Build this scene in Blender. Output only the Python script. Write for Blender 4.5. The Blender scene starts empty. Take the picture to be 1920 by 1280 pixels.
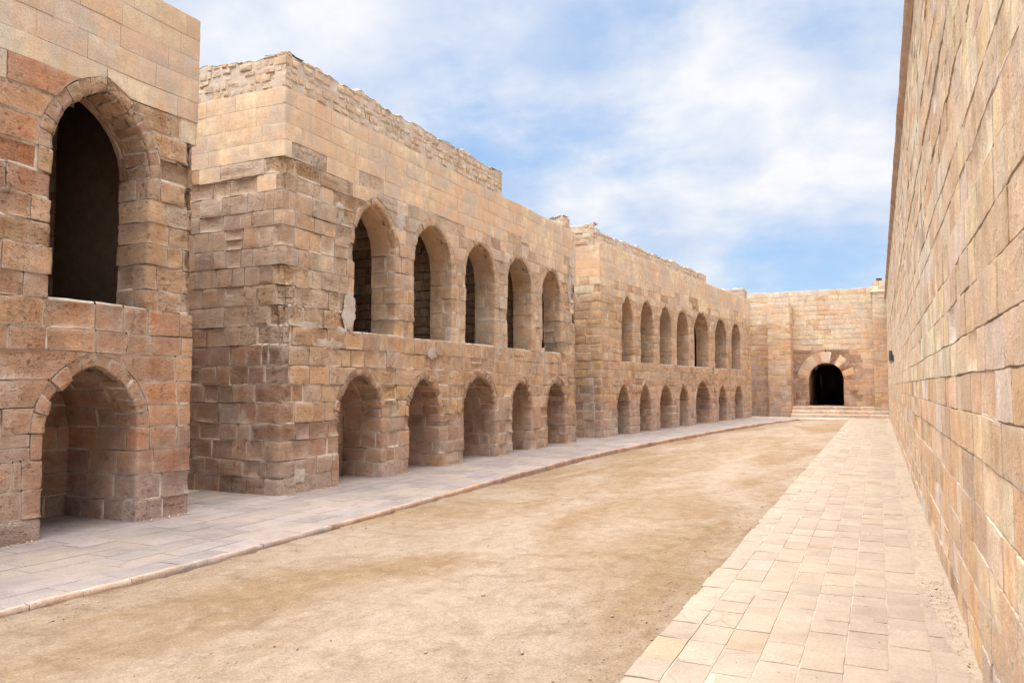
import bpy, math
import numpy as np

# ------------------------------------------------------------------ camera, sky, sun, exposure
scn = bpy.context.scene
FPX, CX, CY, CAM_H = 1450.0, 960.0, 640.0, 1.65          # focal length and centre in pixels of a 1920x1280 frame
PITCH = math.atan(84 / FPX)
PSI = math.atan((1646 - CX) * math.cos(PITCH) / FPX)
cam_d = bpy.data.cameras.new('camera'); cam = bpy.data.objects.new('camera', cam_d)
scn.collection.objects.link(cam); scn.camera = cam
cam_d.sensor_width = 36.0; cam_d.lens = FPX / 1920 * 36; cam_d.clip_start = 0.05; cam_d.clip_end = 2000
cam.location = (0, 0, CAM_H); cam.rotation_euler = (math.pi / 2 + PITCH, 0, PSI)

SUN_EL, SUN_AZ = math.radians(78), math.radians(215)      # azimuth clockwise from +Y: nearly overhead, spread by thin cloud
SUN_STRENGTH, SUN_ANGLE, EXPOSURE, SKY_STRENGTH = 4.8, math.radians(74), 1.0, 0.098

world = bpy.data.worlds.new('World'); scn.world = world; world.use_nodes = True
def build_world():
    nt = world.node_tree; nt.nodes.clear(); N = nt.nodes.new; L = nt.links.new
    out = N('ShaderNodeOutputWorld'); bg = N('ShaderNodeBackground'); bg.inputs[1].default_value = SKY_STRENGTH
    sky = N('ShaderNodeTexSky'); sky.sky_type = 'NISHITA'; sky.sun_disc = False
    sky.sun_elevation = SUN_EL; sky.sun_rotation = SUN_AZ; sky.dust_density = 1.0; sky.air_density = 1.0
    tc = N('ShaderNodeTexCoord'); sep = N('ShaderNodeSeparateXYZ'); L(tc.outputs['Generated'], sep.inputs[0])
    # project the view direction onto a flat cloud deck
    zz = N('ShaderNodeMath'); zz.operation = 'ABSOLUTE'; L(sep.outputs[2], zz.inputs[0])
    za = N('ShaderNodeMath'); za.operation = 'ADD'; za.inputs[1].default_value = 0.34; L(zz.outputs[0], za.inputs[0])
    dx = N('ShaderNodeMath'); dx.operation = 'DIVIDE'; L(sep.outputs[0], dx.inputs[0]); L(za.outputs[0], dx.inputs[1])
    dy = N('ShaderNodeMath'); dy.operation = 'DIVIDE'; L(sep.outputs[1], dy.inputs[0]); L(za.outputs[0], dy.inputs[1])
    cmb = N('ShaderNodeCombineXYZ'); L(dx.outputs[0], cmb.inputs[0]); L(dy.outputs[0], cmb.inputs[1]); cmb.inputs[2].default_value = 9.4
    n1 = N('ShaderNodeTexNoise'); n1.inputs['Scale'].default_value = 1.75; n1.inputs['Detail'].default_value = 8
    n1.inputs['Roughness'].default_value = 0.57; n1.inputs['Distortion'].default_value = 0.12; L(cmb.outputs[0], n1.inputs['Vector'])
    r1 = N('ShaderNodeValToRGB'); r1.color_ramp.elements[0].position = 0.29; r1.color_ramp.elements[1].position = 0.55
    r1.color_ramp.interpolation = 'EASE'; L(n1.outputs[0], r1.inputs[0])
    n2 = N('ShaderNodeTexNoise'); n2.inputs['Scale'].default_value = 3.4; n2.inputs['Detail'].default_value = 7
    n2.inputs['Roughness'].default_value = 0.55; n2.inputs['Distortion'].default_value = 0.2; L(cmb.outputs[0], n2.inputs['Vector'])
    r2 = N('ShaderNodeValToRGB'); r2.color_ramp.elements[0].position = 0.36; r2.color_ramp.elements[1].position = 0.62
    r2.color_ramp.elements[0].color = (3.2, 3.75, 4.7, 1); r2.color_ramp.elements[1].color = (4.95, 4.98, 5.1, 1)
    L(n2.outputs[0], r2.inputs[0])
    lift = N('ShaderNodeMix'); lift.data_type = 'RGBA'; lift.inputs['Factor'].default_value = 0.7
    lift.inputs['B'].default_value = (1.9, 3.0, 4.7, 1); L(sky.outputs[0], lift.inputs['A'])        # thin veil over the blue
    mx = N('ShaderNodeMix'); mx.data_type = 'RGBA'
    L(r1.outputs[0], mx.inputs['Factor']); L(lift.outputs['Result'], mx.inputs['A']); L(r2.outputs[0], mx.inputs['B'])
    L(mx.outputs['Result'], bg.inputs[0]); L(bg.outputs[0], out.inputs[0])
build_world()
sun_d = bpy.data.lights.new('sun', 'SUN'); sun_d.energy = SUN_STRENGTH; sun_d.angle = SUN_ANGLE; sun_d.color = (1.0, 0.955, 0.90)
sun = bpy.data.objects.new('sun', sun_d); scn.collection.objects.link(sun)
_dx, _dy, _dz = math.sin(SUN_AZ) * math.cos(SUN_EL), math.cos(SUN_AZ) * math.cos(SUN_EL), math.sin(SUN_EL)
from mathutils import Vector
sun.rotation_euler = Vector((_dx, _dy, _dz)).to_track_quat('Z', 'Y').to_euler()
sun.location = (-20, -10, 30)
vs = scn.view_settings; vs.view_transform = 'Standard'; vs.look = 'None'; vs.exposure = EXPOSURE; vs.gamma = 1.0; vs.use_curve_mapping = False
scn.cycles.use_adaptive_sampling = True; scn.cycles.adaptive_threshold = 0.03
scn.cycles.max_bounces = 6; scn.cycles.diffuse_bounces = 3

# ------------------------------------------------------------------ small maths
rng = np.random.default_rng(11)
def U(a, b): return a + (b - a) * rng.random()

_TAB = np.random.default_rng(5).random(64 * 64 * 64).astype(np.float64) * 2 - 1
_OX = np.array([0, 1, 0, 1, 0, 1, 0, 1])[:, None]; _OY = np.array([0, 0, 1, 1, 0, 0, 1, 1])[:, None]; _OZ = np.array([0, 0, 0, 0, 1, 1, 1, 1])[:, None]
def vnoise(p):                                            # smooth value noise, -1..1
    i = np.floor(p); f = p - i; f = f * f * (3 - 2 * f); i = i.astype(np.int64)
    q = _TAB[((i[:, 0] + _OX) & 63) * 4096 + ((i[:, 1] + _OY) & 63) * 64 + ((i[:, 2] + _OZ) & 63)]
    a = q[0::2] + (q[1::2] - q[0::2]) * f[:, 0]; a = a[0::2] + (a[1::2] - a[0::2]) * f[:, 1]
    return a[0] + (a[1] - a[0]) * f[:, 2]
def fbm(p, o=3):
    a, s, r = 1.0, 0.0, 0.0
    for k in range(o):
        s = s + a * vnoise(p * (2.0 ** k) + 17.3 * k); r += a; a *= 0.5
    return s / r
def n1(x, y=0.0, z=0.0): return float(vnoise(np.array([[x, y, z]], float))[0])

_F = np.array([-math.sin(PSI) * math.cos(PITCH), math.cos(PSI) * math.cos(PITCH), math.sin(PITCH)])
_R = np.array([math.cos(PSI), math.sin(PSI), 0.0]); _U = np.cross(_R, _F)
def project(p):
    v = p - np.array([0, 0, CAM_H]); z = v @ _F
    zc = np.maximum(z, 0.2)
    return CX + FPX * (v @ _R) / zc, CY - FPX * (v @ _U) / zc, z
def shown_area(loop, out):
    """area in the picture of an outline in 3D, 0 when it faces away or lies outside the frame"""
    c = loop.mean(0)
    if (np.array([0, 0, CAM_H]) - c) @ out <= 0: return 0.0
    x, y, z = project(loop)
    if z.max() < 0.3: return 0.0
    x = np.clip(x, 0, 1920); y = np.clip(y, 0, 1280)
    return abs(0.5 * np.sum(x * np.roll(y, -1) - y * np.roll(x, -1)))

def lin(c):
    c = np.array(c, float) / 255
    return np.where(c <= 0.04045, c / 12.92, ((c + 0.055) / 1.055) ** 2.4)

# ------------------------------------------------------------------ materials
def nodes(name):
    m = bpy.data.materials.new(name); m.use_nodes = True; nt = m.node_tree; nt.nodes.clear()
    o = nt.nodes.new('ShaderNodeOutputMaterial'); b = nt.nodes.new('ShaderNodeBsdfPrincipled')
    nt.links.new(b.outputs[0], o.inputs[0]); b.inputs['Roughness'].default_value = 0.92
    b.inputs['Specular IOR Level'].default_value = 0.18
    return m, nt, b
class G:
    """terse node helper"""
    def __init__(s, nt): s.nt = nt
    def link(s, a, b): s.nt.links.new(a, b)
    def val(s, sock, v):
        if hasattr(v, 'links') or hasattr(v, 'is_output'): s.link(v, sock)
        else: sock.default_value = v
    def noise(s, vec, scale, detail=4, rough=0.55, dist=0.0):
        n = s.nt.nodes.new('ShaderNodeTexNoise'); n.inputs['Scale'].default_value = scale; n.inputs['Detail'].default_value = detail
        n.inputs['Roughness'].default_value = rough; n.inputs['Distortion'].default_value = dist; s.link(vec, n.inputs['Vector']); return n.outputs[0]
    def voro(s, vec, scale, feat='F1'):
        n = s.nt.nodes.new('ShaderNodeTexVoronoi'); n.feature = feat; n.inputs['Scale'].default_value = scale; s.link(vec, n.inputs['Vector']); return n.outputs['Distance']
    def ramp(s, f, a, b, ca=(0,0,0,1), cb=(1,1,1,1)):
        n = s.nt.nodes.new('ShaderNodeValToRGB'); e = n.color_ramp.elements; e[0].position = a; e[1].position = b; e[0].color = ca; e[1].color = cb
        s.link(f, n.inputs[0]); return n.outputs[0]
    def math(s, op, a, b=0.0, c=0.0):
        n = s.nt.nodes.new('ShaderNodeMath'); n.operation = op
        for k, v in enumerate((a, b, c)): s.val(n.inputs[k], v)
        return n.outputs[0]
    def vmath(s, op, a, b):
        n = s.nt.nodes.new('ShaderNodeVectorMath'); n.operation = op; s.val(n.inputs[0], a); s.val(n.inputs[1], b); return n.outputs[0]
    def mix(s, f, a, b, mode='MIX'):
        n = s.nt.nodes.new('ShaderNodeMix'); n.data_type = 'RGBA'; n.blend_type = mode; s.val(n.inputs['Factor'], f); s.val(n.inputs['A'], a); s.val(n.inputs['B'], b); return n.outputs['Result']
    def bump(s, h, strength, dist, prev=None):
        n = s.nt.nodes.new('ShaderNodeBump'); s.val(n.inputs['Strength'], strength); n.inputs['Distance'].default_value = dist; s.link(h, n.inputs['Height'])
        if prev is not None: s.link(prev, n.inputs['Normal'])
        return n.outputs[0]
    def attr(s, name):
        n = s.nt.nodes.new('ShaderNodeAttribute'); n.attribute_name = name; return n
    def pos(s): return s.nt.nodes.new('ShaderNodeNewGeometry').outputs['Position']

def stone_material():
    m, nt, b = nodes('weathered_stone'); g = G(nt)
    col = g.attr('Col'); wear = g.attr('wear').outputs['Fac']; rnd = col.outputs['Alpha']; P = g.pos()
    shift = g.math('MULTIPLY', rnd, 43.0)
    vs_ = nt.nodes.new('ShaderNodeCombineXYZ')
    for k in range(3): g.link(shift, vs_.inputs[k])
    PS = g.vmath('ADD', P, vs_.outputs[0])                             # each stone its own cut of the rock
    # tilt of the bedding differs from stone to stone
    rot = nt.nodes.new('ShaderNodeVectorRotate'); rot.rotation_type = 'AXIS_ANGLE'; rot.inputs['Axis'].default_value = (0.8, 0.6, 0.1)
    g.link(PS, rot.inputs['Vector']); g.link(g.math('MULTIPLY_ADD', rnd, 0.7, -0.35), rot.inputs['Angle'])
    bed = g.vmath('MULTIPLY', rot.outputs[0], (2.6, 2.6, 11.0))
    strata = g.noise(bed, 1.4, 5, 0.6, 0.9)
    blot = g.noise(PS, 5.0, 6, 0.6)
    stain = g.noise(P, 1.3, 7, 0.62, 0.4)
    fine = g.noise(P, 55.0, 5, 0.7)
    grit = g.noise(P, 160.0, 3, 0.7)
    c = col.outputs['Color']
    k1 = g.ramp(strata, 0.3, 0.72, (0.76, 0.74, 0.72, 1), (1.16, 1.16, 1.16, 1))
    c = g.mix(g.math('MULTIPLY_ADD', wear, 0.48, 0.08), c, g.mix(1.0, c, k1, 'MULTIPLY'))
    k2 = g.ramp(blot, 0.3, 0.7, (0.70, 0.68, 0.66, 1), (1.20, 1.20, 1.20, 1))
    c = g.mix(0.8, c, g.mix(1.0, c, k2, 'MULTIPLY'))
    # lime bloom and rusty stains run across the joints
    lime = g.ramp(stain, 0.57, 0.66)
    lime2 = g.math('MULTIPLY', lime, g.math('MULTIPLY_ADD', wear, 0.50, 0.10))
    c = g.mix(lime2, c, (0.68, 0.61, 0.55, 1))
    soot = g.ramp(g.noise(P, 0.9, 8, 0.66, 0.6), 0.52, 0.74)
    c = g.mix(g.math('MULTIPLY', soot, g.math('MULTIPLY_ADD', wear, 0.70, 0.16)), c, g.mix(1.0, c, (0.52, 0.47, 0.43, 1), 'MULTIPLY'))
    drip = g.noise(g.vmath('MULTIPLY', P, (3.2, 3.2, 0.28)), 1.5, 5, 0.6)
    c = g.mix(g.math('MULTIPLY', g.ramp(drip, 0.54, 0.63), 0.55), c, g.mix(1.0, c, (1.0, 0.76, 0.54, 1), 'MULTIPLY'))
    streak = g.ramp(g.noise(g.vmath('MULTIPLY', P, (2.6, 2.6, 0.42)), 1.3, 7, 0.66, 0.3), 0.50, 0.68)
    c = g.mix(g.math('MULTIPLY', streak, g.math('MULTIPLY_ADD', wear, 0.40, 0.14)), c, g.mix(1.0, c, (0.58, 0.53, 0.49, 1), 'MULTIPLY'))
    sepz = nt.nodes.new('ShaderNodeSeparateXYZ'); g.link(P, sepz.inputs[0])
    salt = g.math('MULTIPLY', g.ramp(sepz.outputs[2], 0.15, 0.95, (1, 1, 1, 1), (0, 0, 0, 1)), g.ramp(g.noise(P, 2.4, 7, 0.64, 0.4), 0.40, 0.60))
    c = g.mix(g.math('MULTIPLY', salt, g.math('MULTIPLY', wear, 0.55)), c, (0.52, 0.45, 0.42, 1))
    # broad washes of old plaster and rust on dressed stone
    dress = g.math('SUBTRACT', 1.0, wear)
    c = g.mix(g.math('MULTIPLY', g.ramp(g.noise(P, 0.75, 6, 0.6, 0.5), 0.42, 0.58), g.math('MULTIPLY', dress, 0.78)), c, (0.70, 0.44, 0.27, 1))
    c = g.mix(g.math('MULTIPLY', g.ramp(g.noise(g.vmath('ADD', P, (9.1, 4.0, 2.0)), 1.1, 7, 0.66, 0.5), 0.48, 0.60), g.math('MULTIPLY', dress, 0.75)), c, (0.52, 0.45, 0.39, 1))
    c = g.mix(0.6, c, g.mix(1.0, c, g.ramp(fine, 0.3, 0.7, (0.60, 0.575, 0.55, 1), (1.28, 1.28, 1.28, 1)), 'MULTIPLY'))
    rim = g.math('MULTIPLY', g.attr('rim').outputs['Fac'], g.ramp(g.noise(P, 3.2, 6, 0.66, 0.3), 0.42, 0.58))
    c = g.mix(g.math('MULTIPLY', rim, g.math('MULTIPLY', wear, 0.85)), c, (0.66, 0.58, 0.50, 1))
    # hairline cracks on some stones
    ck = g.voro(g.vmath('ADD', rot.outputs[0], g.vmath('MULTIPLY', (0.35, 0.35, 0.35), g.noise(P, 5.0, 4, 0.6))), 3.0, 'DISTANCE_TO_EDGE')
    ck = g.math('MULTIPLY', g.ramp(ck, 0.0, 0.022, (1, 1, 1, 1), (0, 0, 0, 1)), g.math('MULTIPLY', g.ramp(g.noise(P, 1.9, 4), 0.57, 0.65), wear))
    c = g.mix(g.math('MULTIPLY', ck, 0.42), c, (0.10, 0.07, 0.045, 1))
    # holes
    pv = g.vmath('MULTIPLY', P, (1, 1, 1.5))
    pit = g.noise(pv, 21.0, 5, 0.66, 0.8)
    pits = g.math('MULTIPLY', g.ramp(pit, 0.57, 0.65), g.ramp(g.noise(P, 2.2, 3), 0.38, 0.60))
    pits = g.math('MULTIPLY', pits, g.math('MULTIPLY_ADD', wear, 0.9, 0.1))
    c = g.mix(g.math('MULTIPLY', pits, 0.55), c, (0.10, 0.065, 0.04, 1))
    g.link(c, b.inputs['Base Color'])
    h = g.math('ADD', g.math('MULTIPLY', strata, 0.55), g.math('MULTIPLY', fine, 0.7))
    h = g.math('ADD', h, g.math('MULTIPLY', blot, 0.9))
    h = g.math('SUBTRACT', h, g.math('MULTIPLY', pits, 1.2)); h = g.math('SUBTRACT', h, g.math('MULTIPLY', ck, 0.8))
    n = g.bump(h, g.math('MULTIPLY_ADD', wear, 0.95, 0.12), 0.030)
    n = g.bump(grit, g.math('MULTIPLY_ADD', wear, 0.3, 0.12), 0.003, n)
    g.link(n, b.inputs['Normal'])
    return m
def paving_material():
    m, nt, b = nodes('dusty_paving_stone'); g = G(nt); col = g.attr('Col'); P = g.pos(); rnd = col.outputs['Alpha']
    sh = nt.nodes.new('ShaderNodeCombineXYZ'); g.link(g.math('MULTIPLY', rnd, 31.0), sh.inputs[0]); g.link(g.math('MULTIPLY', rnd, 17.0), sh.inputs[1])
    PS = g.vmath('ADD', P, sh.outputs[0]); c = col.outputs['Color']
    c = g.mix(0.7, c, g.mix(1.0, c, g.ramp(g.noise(PS, 4.0, 6, 0.62, 0.4), 0.3, 0.7, (0.80, 0.78, 0.76, 1), (1.14, 1.14, 1.14, 1)), 'MULTIPLY'))
    dust = g.noise(P, 0.9, 7, 0.62, 0.5)
    c = g.mix(g.math('MULTIPLY', g.ramp(dust, 0.44, 0.66), 0.55), c, (0.40, 0.325, 0.25, 1))
    fine = g.noise(P, 48.0, 6, 0.72)
    c = g.mix(0.6, c, g.mix(1.0, c, g.ramp(fine, 0.32, 0.68, (0.70, 0.68, 0.66, 1), (1.18, 1.18, 1.18, 1)), 'MULTIPLY'))
    sp = g.math('MULTIPLY', g.ramp(g.noise(P, 70.0, 3, 0.6), 0.63, 0.70), g.ramp(g.noise(P, 1.6, 4), 0.45, 0.62))
    c = g.mix(g.math('MULTIPLY', sp, 0.5), c, (0.15, 0.105, 0.07, 1))
    crack = g.ramp(g.voro(g.vmath('ADD', PS, g.vmath('MULTIPLY', P, (0.3, 0.2, 0))), 1.6, 'DISTANCE_TO_EDGE'), 0.0, 0.012, (1, 1, 1, 1), (0, 0, 0, 1))
    crack = g.math('MULTIPLY', crack, g.ramp(rnd, 0.70, 0.72))
    c = g.mix(g.math('MULTIPLY', crack, 0.5), c, (0.2, 0.15, 0.11, 1))
    g.link(c, b.inputs['Base Color'])
    n = g.bump(fine, 0.45, 0.008); n = g.bump(g.noise(PS, 6.0, 5, 0.6), 0.4, 0.02, n); g.link(n, b.inputs['Normal'])
    return m
def mortar_material(name, light, dark, lo=0.40, hi=0.60):
    m, nt, b = nodes(name); g = G(nt); P = g.pos()
    f = g.ramp(g.noise(P, 1.7, 6, 0.62, 0.5), lo, hi)
    c = g.mix(f, (*dark, 1), (*light, 1))
    c = g.mix(0.5, c, g.mix(1.0, c, g.ramp(g.noise(P, 38.0, 4, 0.7), 0.3, 0.7, (0.65, 0.63, 0.6, 1), (1.2, 1.2, 1.2, 1)), 'MULTIPLY'))
    g.link(c, b.inputs['Base Color'])
    g.link(g.bump(g.noise(P, 45.0, 5, 0.7), 0.7, 0.012), b.inputs['Normal'])
    return m
def plain_material(name, colour, scale=6.0, rough=0.9, metal=0.0, spec=0.2):
    m, nt, b = nodes(name); g = G(nt); P = g.pos(); c = (*colour, 1)
    cc = g.mix(0.6, c, g.mix(1.0, c, g.ramp(g.noise(P, scale, 6, 0.65), 0.3, 0.7, (0.6, 0.58, 0.56, 1), (1.25, 1.25, 1.25, 1)), 'MULTIPLY'))
    g.link(cc, b.inputs['Base Color']); b.inputs['Roughness'].default_value = rough; b.inputs['Metallic'].default_value = metal
    b.inputs['Specular IOR Level'].default_value = spec
    g.link(g.bump(g.noise(P, scale * 6, 5, 0.7), 0.5, 0.01), b.inputs['Normal'])
    return m
def sand_material():
    m, nt, b = nodes('packed_sand'); g = G(nt); P = g.pos()
    big = g.noise(g.vmath('MULTIPLY', P, (1.0, 0.34, 1.0)), 0.62, 7, 0.6, 0.7)
    c = g.mix(g.ramp(big, 0.40, 0.60), (0.265, 0.184, 0.110, 1), (0.342, 0.274, 0.210, 1))
    mid = g.noise(P, 2.6, 7, 0.66, 0.5)
    c = g.mix(g.math('MULTIPLY', g.ramp(mid, 0.50, 0.68), 0.45), c, (0.17, 0.108, 0.06, 1))
    c = g.mix(g.math('MULTIPLY', g.ramp(g.noise(P, 5.5, 5, 0.6), 0.56, 0.7), 0.45), c, (0.385, 0.31, 0.24, 1))
    scuff = g.noise(g.vmath('MULTIPLY', P, (1.0, 0.7, 1.0)), 8.0, 8, 0.7, 0.6)
    c = g.mix(0.55, c, g.mix(1.0, c, g.ramp(scuff, 0.36, 0.64, (0.74, 0.71, 0.68, 1), (1.16, 1.16, 1.17, 1)), 'MULTIPLY'))
    fine = g.noise(P, 60.0, 6, 0.72)
    c = g.mix(0.7, c, g.mix(1.0, c, g.ramp(fine, 0.32, 0.68, (0.58, 0.55, 0.52, 1), (1.28, 1.28, 1.28, 1)), 'MULTIPLY'))
    speck = g.ramp(g.noise(P, 130.0, 2, 0.6), 0.66, 0.72)
    c = g.mix(g.math('MULTIPLY', speck, g.math('MULTIPLY', g.ramp(mid, 0.42, 0.6), 0.6)), c, (0.12, 0.075, 0.045, 1))
    grit = g.math('MULTIPLY', g.ramp(g.noise(P, 38.0, 3, 0.62), 0.64, 0.70), g.ramp(g.noise(P, 1.4, 5, 0.65), 0.44, 0.60))
    c = g.mix(g.math('MULTIPLY', grit, 0.6), c, (0.13, 0.085, 0.052, 1))
    pale = g.math('MULTIPLY', g.ramp(g.noise(g.vmath('ADD', P, (3.0, 7.0, 1.0)), 42.0, 3, 0.62), 0.66, 0.71), g.ramp(g.noise(P, 1.1, 5, 0.65), 0.42, 0.60))
    c = g.mix(g.math('MULTIPLY', pale, 0.6), c, (0.55, 0.47, 0.38, 1))
    g.link(c, b.inputs['Base Color'])
    n = g.bump(mid, 0.6, 0.06); n = g.bump(scuff, 0.6, 0.03, n); n = g.bump(fine, 0.8, 0.016, n); n = g.bump(g.noise(P, 210.0, 3, 0.7), 0.5, 0.004, n)
    g.link(n, b.inputs['Normal']); b.inputs['Roughness'].default_value = 0.97
    return m
M_STONE = stone_material(); M_PAVE = paving_material()
M_MORTAR = mortar_material('lime_mortar', (0.68, 0.58, 0.49), (0.44, 0.345, 0.255))
M_MORTAR_W = mortar_material('pale_lime_mortar', (0.68, 0.57, 0.465), (0.54, 0.415, 0.31), 0.35, 0.6)
M_PLASTER = mortar_material('white_plaster', (0.58, 0.51, 0.45), (0.44, 0.355, 0.28), 0.38, 0.58)
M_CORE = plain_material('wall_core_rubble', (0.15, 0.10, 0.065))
M_ROOF = plain_material('roof_screed', (0.42, 0.34, 0.27))
M_SAND = sand_material()
M_BED = mortar_material('paving_bed', (0.50, 0.43, 0.36), (0.38, 0.31, 0.24), 0.3, 0.65)
M_DIRT = plain_material('wall_foot_dirt', (0.40, 0.32, 0.245), 14.0)

# ------------------------------------------------------------------ objects
COL = scn.collection
def tag(o, label=None, cat=None, kind=None, group=None):
    for k, v in (('label', label), ('category', cat), ('kind', kind), ('group', group)):
        if v: o[k] = v
    return o
def empty(name, loc, label, cat):
    o = bpy.data.objects.new(name, None); COL.objects.link(o); o.location = loc; o.empty_display_size = 0.3
    return tag(o, label, cat)
def mesh_obj(name, V, F, mat, parent=None, colour=None, wear=None, smooth=True, origin=None, edge=None):
    """V in world space; the object's origin goes to `origin` (default: the middle of its foot)"""
    V = np.asarray(V, float)
    if origin is None:
        lo, hi = V.min(0), V.max(0); origin = np.array([(lo[0] + hi[0]) / 2, (lo[1] + hi[1]) / 2, lo[2]])
    me = bpy.data.meshes.new(name)
    if isinstance(F, np.ndarray):
        n, k = F.shape
        me.vertices.add(len(V)); me.vertices.foreach_set('co', (V - origin).astype(np.float32).ravel())
        me.loops.add(n * k); me.loops.foreach_set('vertex_index', F.astype(np.int32).ravel())
        me.polygons.add(n); me.polygons.foreach_set('loop_start', np.arange(0, n * k, k, dtype=np.int32))
        me.update(calc_edges=True)
    else:
        me.from_pydata((V - origin).tolist(), [], F); me.update()
    if colour is not None:
        a = me.color_attributes.new('Col', 'FLOAT_COLOR', 'POINT'); a.data.foreach_set('color', np.asarray(colour, np.float32).ravel())
        w = me.attributes.new('wear', 'FLOAT', 'POINT'); w.data.foreach_set('value', np.asarray(wear, np.float32).ravel())
    if edge is not None:
        w = me.attributes.new('rim', 'FLOAT', 'POINT'); w.data.foreach_set('value', np.asarray(edge, np.float32).ravel())
    if smooth: me.polygons.foreach_set('use_smooth', np.ones(len(me.polygons), bool))
    me.materials.append(mat)
    o = bpy.data.objects.new(name, me); COL.objects.link(o)
    o.location = origin
    if parent is not None:
        o.parent = parent; o.location = Vector(origin) - parent.location - (parent.parent.location if parent.parent else Vector((0, 0, 0)))
    return o

class Path:
    """a folded strip: plan polyline with outward normals on the right-hand side"""
    def __init__(s, pts):
        s.p = np.array(pts, float); d = np.diff(s.p, axis=0); s.l = np.linalg.norm(d, axis=1); s.d = d / s.l[:, None]
        s.n = np.stack([s.d[:, 1], -s.d[:, 0]], 1); s.c = np.concatenate([[0], np.cumsum(s.l)])
        s.mit = [(s.n[i] + s.n[i + 1]) / max(0.3, 1 + s.n[i] @ s.n[i + 1]) for i in range(len(s.n) - 1)]
        s.breaks = list(s.c[1:-1])
    def at(s, S, OFF):
        i = np.clip(np.searchsorted(s.c, S, side='right') - 1, 0, len(s.l) - 1)
        b = s.p[i] + s.d[i] * (S - s.c[i])[:, None]; n = s.n[i].copy()
        for k, m in enumerate(s.mit): n[np.abs(S - s.c[k + 1]) < 1e-6] = m
        return b + n * OFF[:, None]
def wall_surface(path, warp=0.012):
    def f(S, T, OFF):
        q = path.at(S, OFF); r = np.stack([q[:, 0], q[:, 1], T], 1); r[:, 2] += warp * 0.5 * (np.sin(0.9 * r[:, 0] + 1.3 * r[:, 1] + 0.7 * T) + np.sin(2.9 * r[:, 0] - 3.1 * r[:, 1] + 1.9 * T + 1.0)); return r
    return f

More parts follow.
